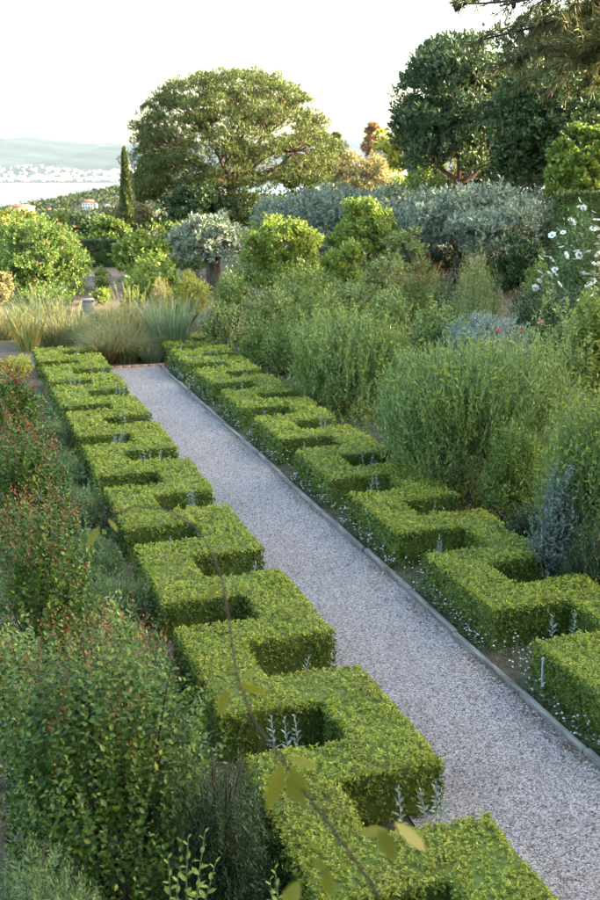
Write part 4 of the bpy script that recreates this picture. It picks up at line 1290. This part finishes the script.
# ------------------------------------------------------------------ daisies between edging and right hedge
n = 3400
yy = 6.5 + (PATH_END - 6.4) * rng.random(n) ** 1.25
ph = ((yy - 8.87) % PR)
inn = ph < (PR - 1.85)                      # opposite a notch: the daisies run in between the blocks
xx = UK + .06 + np.abs(rng.normal(0, .13, n)) + inn * rng.uniform(0, .45, n)
hz = rng.uniform(.02, .16, n) * (1 + .3 * np.sin(yy * 3))
P = np.stack([xx, yy, hz], 1)
dc = struct('daisy_ground_cover', shoots(P, unit(rdirs(n, .1) + np.array([0, 0, .6])), .08, 7, .032 * (1 + yy * .02), .011 * (1 + yy * .02), 55), M['gcover'], kind='stuff')
dc['label'] = 'low green daisy ground cover between the stone edging and right hedge'
dc['category'] = 'ground cover'
m = 900
sel = rng.choice(n, m)
fp = P[sel] + np.array([0, 0, .05]) + rng.normal(0, .02, (m, 3))
k = 6
a = np.tile(np.arange(k) * 6.283 / k, m) + np.repeat(rng.uniform(0, 1, m), k)
tilt = np.repeat(rng.normal(0, .35, (m, 2)), k, 0)
dd = unit(np.stack([np.cos(a), np.sin(a), tilt[:, 0] * np.cos(a) + tilt[:, 1] * np.sin(a) + .1], 1))
fl = struct('daisy_flowers', leaves(np.repeat(fp, k, 0), dd, np.tile([0, 0, 1.0], (m * k, 1)), .013 * np.repeat(1 + fp[:, 1] * .02, k), .010 * np.repeat(1 + fp[:, 1] * .02, k)), M['blush'], kind='stuff')
fl['label'] = 'tiny white and pink daisies dotted along the right hedge foot'
fl['category'] = 'flowers'

# ------------------------------------------------------------------ blurred whip-like twig close to the camera
def near_twig():
    pts_px = [(392, 925, 1.95), (372, 885, 2.0), (335, 832, 2.05), (290, 772, 2.12), (252, 718, 2.2), (236, 672, 2.28), (229, 620, 2.36), (222, 580, 2.44), (212, 552, 2.5), (198, 530, 2.55), (170, 510, 2.6), (135, 506, 2.63), (108, 518, 2.65), (92, 542, 2.66)]
    pts = [at(*p) for p in pts_px]
    foot = np.array([1.6, 1.4, 0.0])
    b = pts[0]
    low = [foot, foot + (b - foot) * .35 + np.array([.1, -.1, .2]), foot + (b - foot) * .75 + np.array([.06, -.06, .1])]
    allp = np.array(low + pts)
    th = thing('leafy_twig', 'blurred bare brown twig with few yellow leaves crossing the near hedge', 'twig', foot)
    part('stem', tube(allp, np.concatenate([[.012, .010, .007], np.linspace(.0036, .0019, len(pts))]), 8), M['stem'], th, None, True)
    T = np.array([[0, 0, 0], [.22, .34, .05], [.5, .5, .07], [.8, .3, .03], [1, 0, -.1], [.8, -.3, .03], [.5, -.5, .07], [.22, -.34, .05]])
    fcs = [np.array([[0, 1, 2, 3], [0, 3, 4, 5], [0, 5, 6, 7]])]
    # leaf: base pixel, tip pixel, distance, width ratio
    for (x0, y0, x1, y1, d, wr) in [(291, 768, 303, 806, 2.1, .55), (281, 762, 268, 812, 2.1, .35), (286, 757, 318, 768, 2.13, .35), (394, 822, 428, 852, 2.0, .42), (378, 828, 396, 862, 2.0, .45), (388, 830, 358, 834, 2.02, .4),
                                  (326, 868, 330, 897, 2.0, .5), (312, 858, 328, 872, 2.02, .5), (300, 880, 282, 915, 1.97, .5), (238, 683, 268, 694, 2.25, .3), (228, 688, 219, 716, 2.25, .4), (240, 678, 256, 672, 2.28, .4), (216, 585, 207, 601, 2.42, .4),
                                  (196, 524, 186, 512, 2.5, .4), (100, 526, 86, 548, 2.65, .3), (108, 518, 118, 532, 2.64, .3)]:
        p0 = at(x0, y0, d); p1 = at(x1, y1, d - .015 + rng.normal(0, .01))
        ax = p1 - p0; ln = np.linalg.norm(ax); ax /= ln
        nr = unit(-FW + np.array([0, 0, .7]) + rng.normal(size=3) * .35)
        nr = unit(nr - ax * (nr @ ax)); sd = np.cross(nr, ax)
        V = p0 + T[:, :1] * ax * ln + T[:, 1:2] * sd * ln * wr + T[:, 2:] * nr * ln * wr
        o = part('leaf', (V, fcs), M['twigleaf'], th, None, True)
near_twig()

# ------------------------------------------------------------------ pine bough overhanging at the top right
def overhang():
    foot = np.array([*(RT * 9.5 + FW * 15)[:2], 0.0])
    th = thing('overhanging_pine', 'pine whose long-needled bough hangs into the top right corner', 'pine tree', foot)
    crownb = foot + np.array([0, 0, 9.5])
    part('trunk', limb(foot, crownb, .34, .2, .05, 8, 10), M['pinebark'], th, None, True)
    br, tips, dirs = [], [], []
    mains = [((690, -30, 13.5), (480, 40, 13.2)), ((690, -40, 13), (455, 4, 12.8)), ((690, -10, 13.8), (510, 62, 13.6)), ((690, -50, 12.6), (500, 6, 12.4)), ((690, 0, 12.8), (545, 72, 12.6)),
             ((690, -20, 14), (540, 30, 14.2)), ((690, 10, 12), (575, 60, 12.2)), ((700, 10, 13), (600, 78, 13)), ((700, -30, 13.4), (570, 12, 13.2)), ((700, -10, 12.2), (590, 30, 12.4))]
    for a, b in mains:
        A, B = at(*a), at(*b)
        st = foot + np.array([0, 0, rng.uniform(7.4, 8.6)])
        br.append(limb(st, A, .06, .035, .08, 5, 6))
        br.append(limb(A, B, .032, .010, .10, 7, 5))
        ln = np.linalg.norm(B - A)
        for j in range(34):
            t = rng.uniform(.25, 1.0)
            s = A * (1 - t) + B * t + np.array([0, 0, .02])
            thin = .6 if b[0] < 490 and t > .65 else 1.0
            e = s + unit(rng.normal(size=3) * np.array([1, 1, .5]) + unit(B - A) * .8 + np.array([0, 0, -.25])) * rng.uniform(.15, .6) * thin
            br.append(limb(s, e, .008, .004, .15, 3, 4))
            bare = (b[0] < 510 and t > .6 and rng.random() < .7)
            for u in ((1.0,) if bare else (1.0, .8, .6, .4, .2)):
                tips.append(s * (1 - u) + e * u); dirs.append(unit(e - s))
    part('branches', merge(br), M['stem'], th, None, True)
    tips = np.array(tips); dirs = np.array(dirs)
    k = 16
    P = np.repeat(tips, k, 0); D = np.repeat(dirs, k, 0)
    nd = unit(D * .8 + rng.normal(size=P.shape) * .5 + np.array([0, 0, -.15]))
    part('needles', leaves(P - D * rng.uniform(0, .1, len(P))[:, None], nd, rng.normal(size=P.shape), rng.uniform(.10, .17, len(P)), .010, 'lance'), M['boughneedle'], th, 'stuff')
    for c in rng.choice(len(tips), 26, replace=False):
        p = tips[c] + np.array([0, 0, -.02])
        part('cone', tube(np.array([p, p + [0, 0, -.02], p + [0, 0, -.05], p + [0, 0, -.08]]), [.012, .03, .026, .006], 7), M['stem'], th, None, True)
overhang()

# ------------------------------------------------------------------ unseen grove right of the view, placed and stretched to shade the garden
proto = tree('shade_tree', 'unseen tall evergreen beyond the right edge, set there to shade the garden', 'tree', 900, 20, 190, 230, 20, M['darkgreen'], nc=110, rcf=.24, L=.32, W=.2, per=56, K=5, slen=.4, trunk_r=.35, group='unseen grove shading the garden', rin=.3)
def dup(root, loc, rz, sc):
    r = root.copy(); COL.objects.link(r); r.location = loc; r.rotation_euler = (0, 0, rz); r.scale = (sc, sc, sc)
    for ch in list(root.children):
        c = ch.copy(); COL.objects.link(c); c.parent = r
    return r
spots = [(20, -6), (46, 31), (58, 30), (17, -16), (25, -1.5), (27.5, 7.5), (33, -3), (36, 9), (22, -12), (30, -8), (56, 36), (60, 50), (23.5, 3.5), (28, 12), (32.5, 20), (38, 28), (43, 36), (50, 44), (34, 4), (40, 14), (48, 24)]
for i, (x, y) in enumerate(spots):
    o = proto if i == 0 else dup(proto, (x, y, 0), i * 1.7, 1.0)
    o.location = (x, y, 0); o.scale = (1.15, 1.15, 1.4 + .08 * (i % 3))

# ------------------------------------------------------------------ unseen house behind the viewer, added to block light from that side
t = thing('house', 'unseen villa with terrace behind the viewer, added to block light from behind', 'house', (0, -6, 0))
part('wall', boxg(-14, 16, -14, -4, -.2, 9.5), M['stone'], t)
part('terrace', boxg(-6, 8, -3.99, -1.0, -.2, 3.3), M['stone'], t)
part('roof', boxg(-14.6, 16.6, -14.6, -3.4, 9.503, 9.9), M['tile'], t)
for wx in (-10, -6, -2, 2, 6, 10):
    for wz in (3.9, 6.8):
        o = part('window', boxg(wx - .55, wx + .55, -4.03, -3.95, wz, wz + 1.7), M['pane'], t)

# ------------------------------------------------------------------ sea haze
V, f = boxg(-4900, 4900, -120, 9600, -72, 330)
Vh = RT * V[:, :1] + FW * V[:, 1:2] + np.array([0, 0, 1.0]) * V[:, 2:]
hm, nt, out = new_mat('haze')
pv = nt.nodes.new('ShaderNodeVolumePrincipled')
pv.inputs['Color'].default_value = (.62, .82, 1.0, 1)
pv.inputs['Density'].default_value = 0.13e-4
pv.inputs['Anisotropy'].default_value = .2
nt.links.new(pv.outputs[0], out.inputs['Volume'])
hz = struct('haze', (Vh, f), hm, kind='stuff')
hz['label'] = 'pale sea haze softening the far shore and headland'
hz['category'] = 'haze'
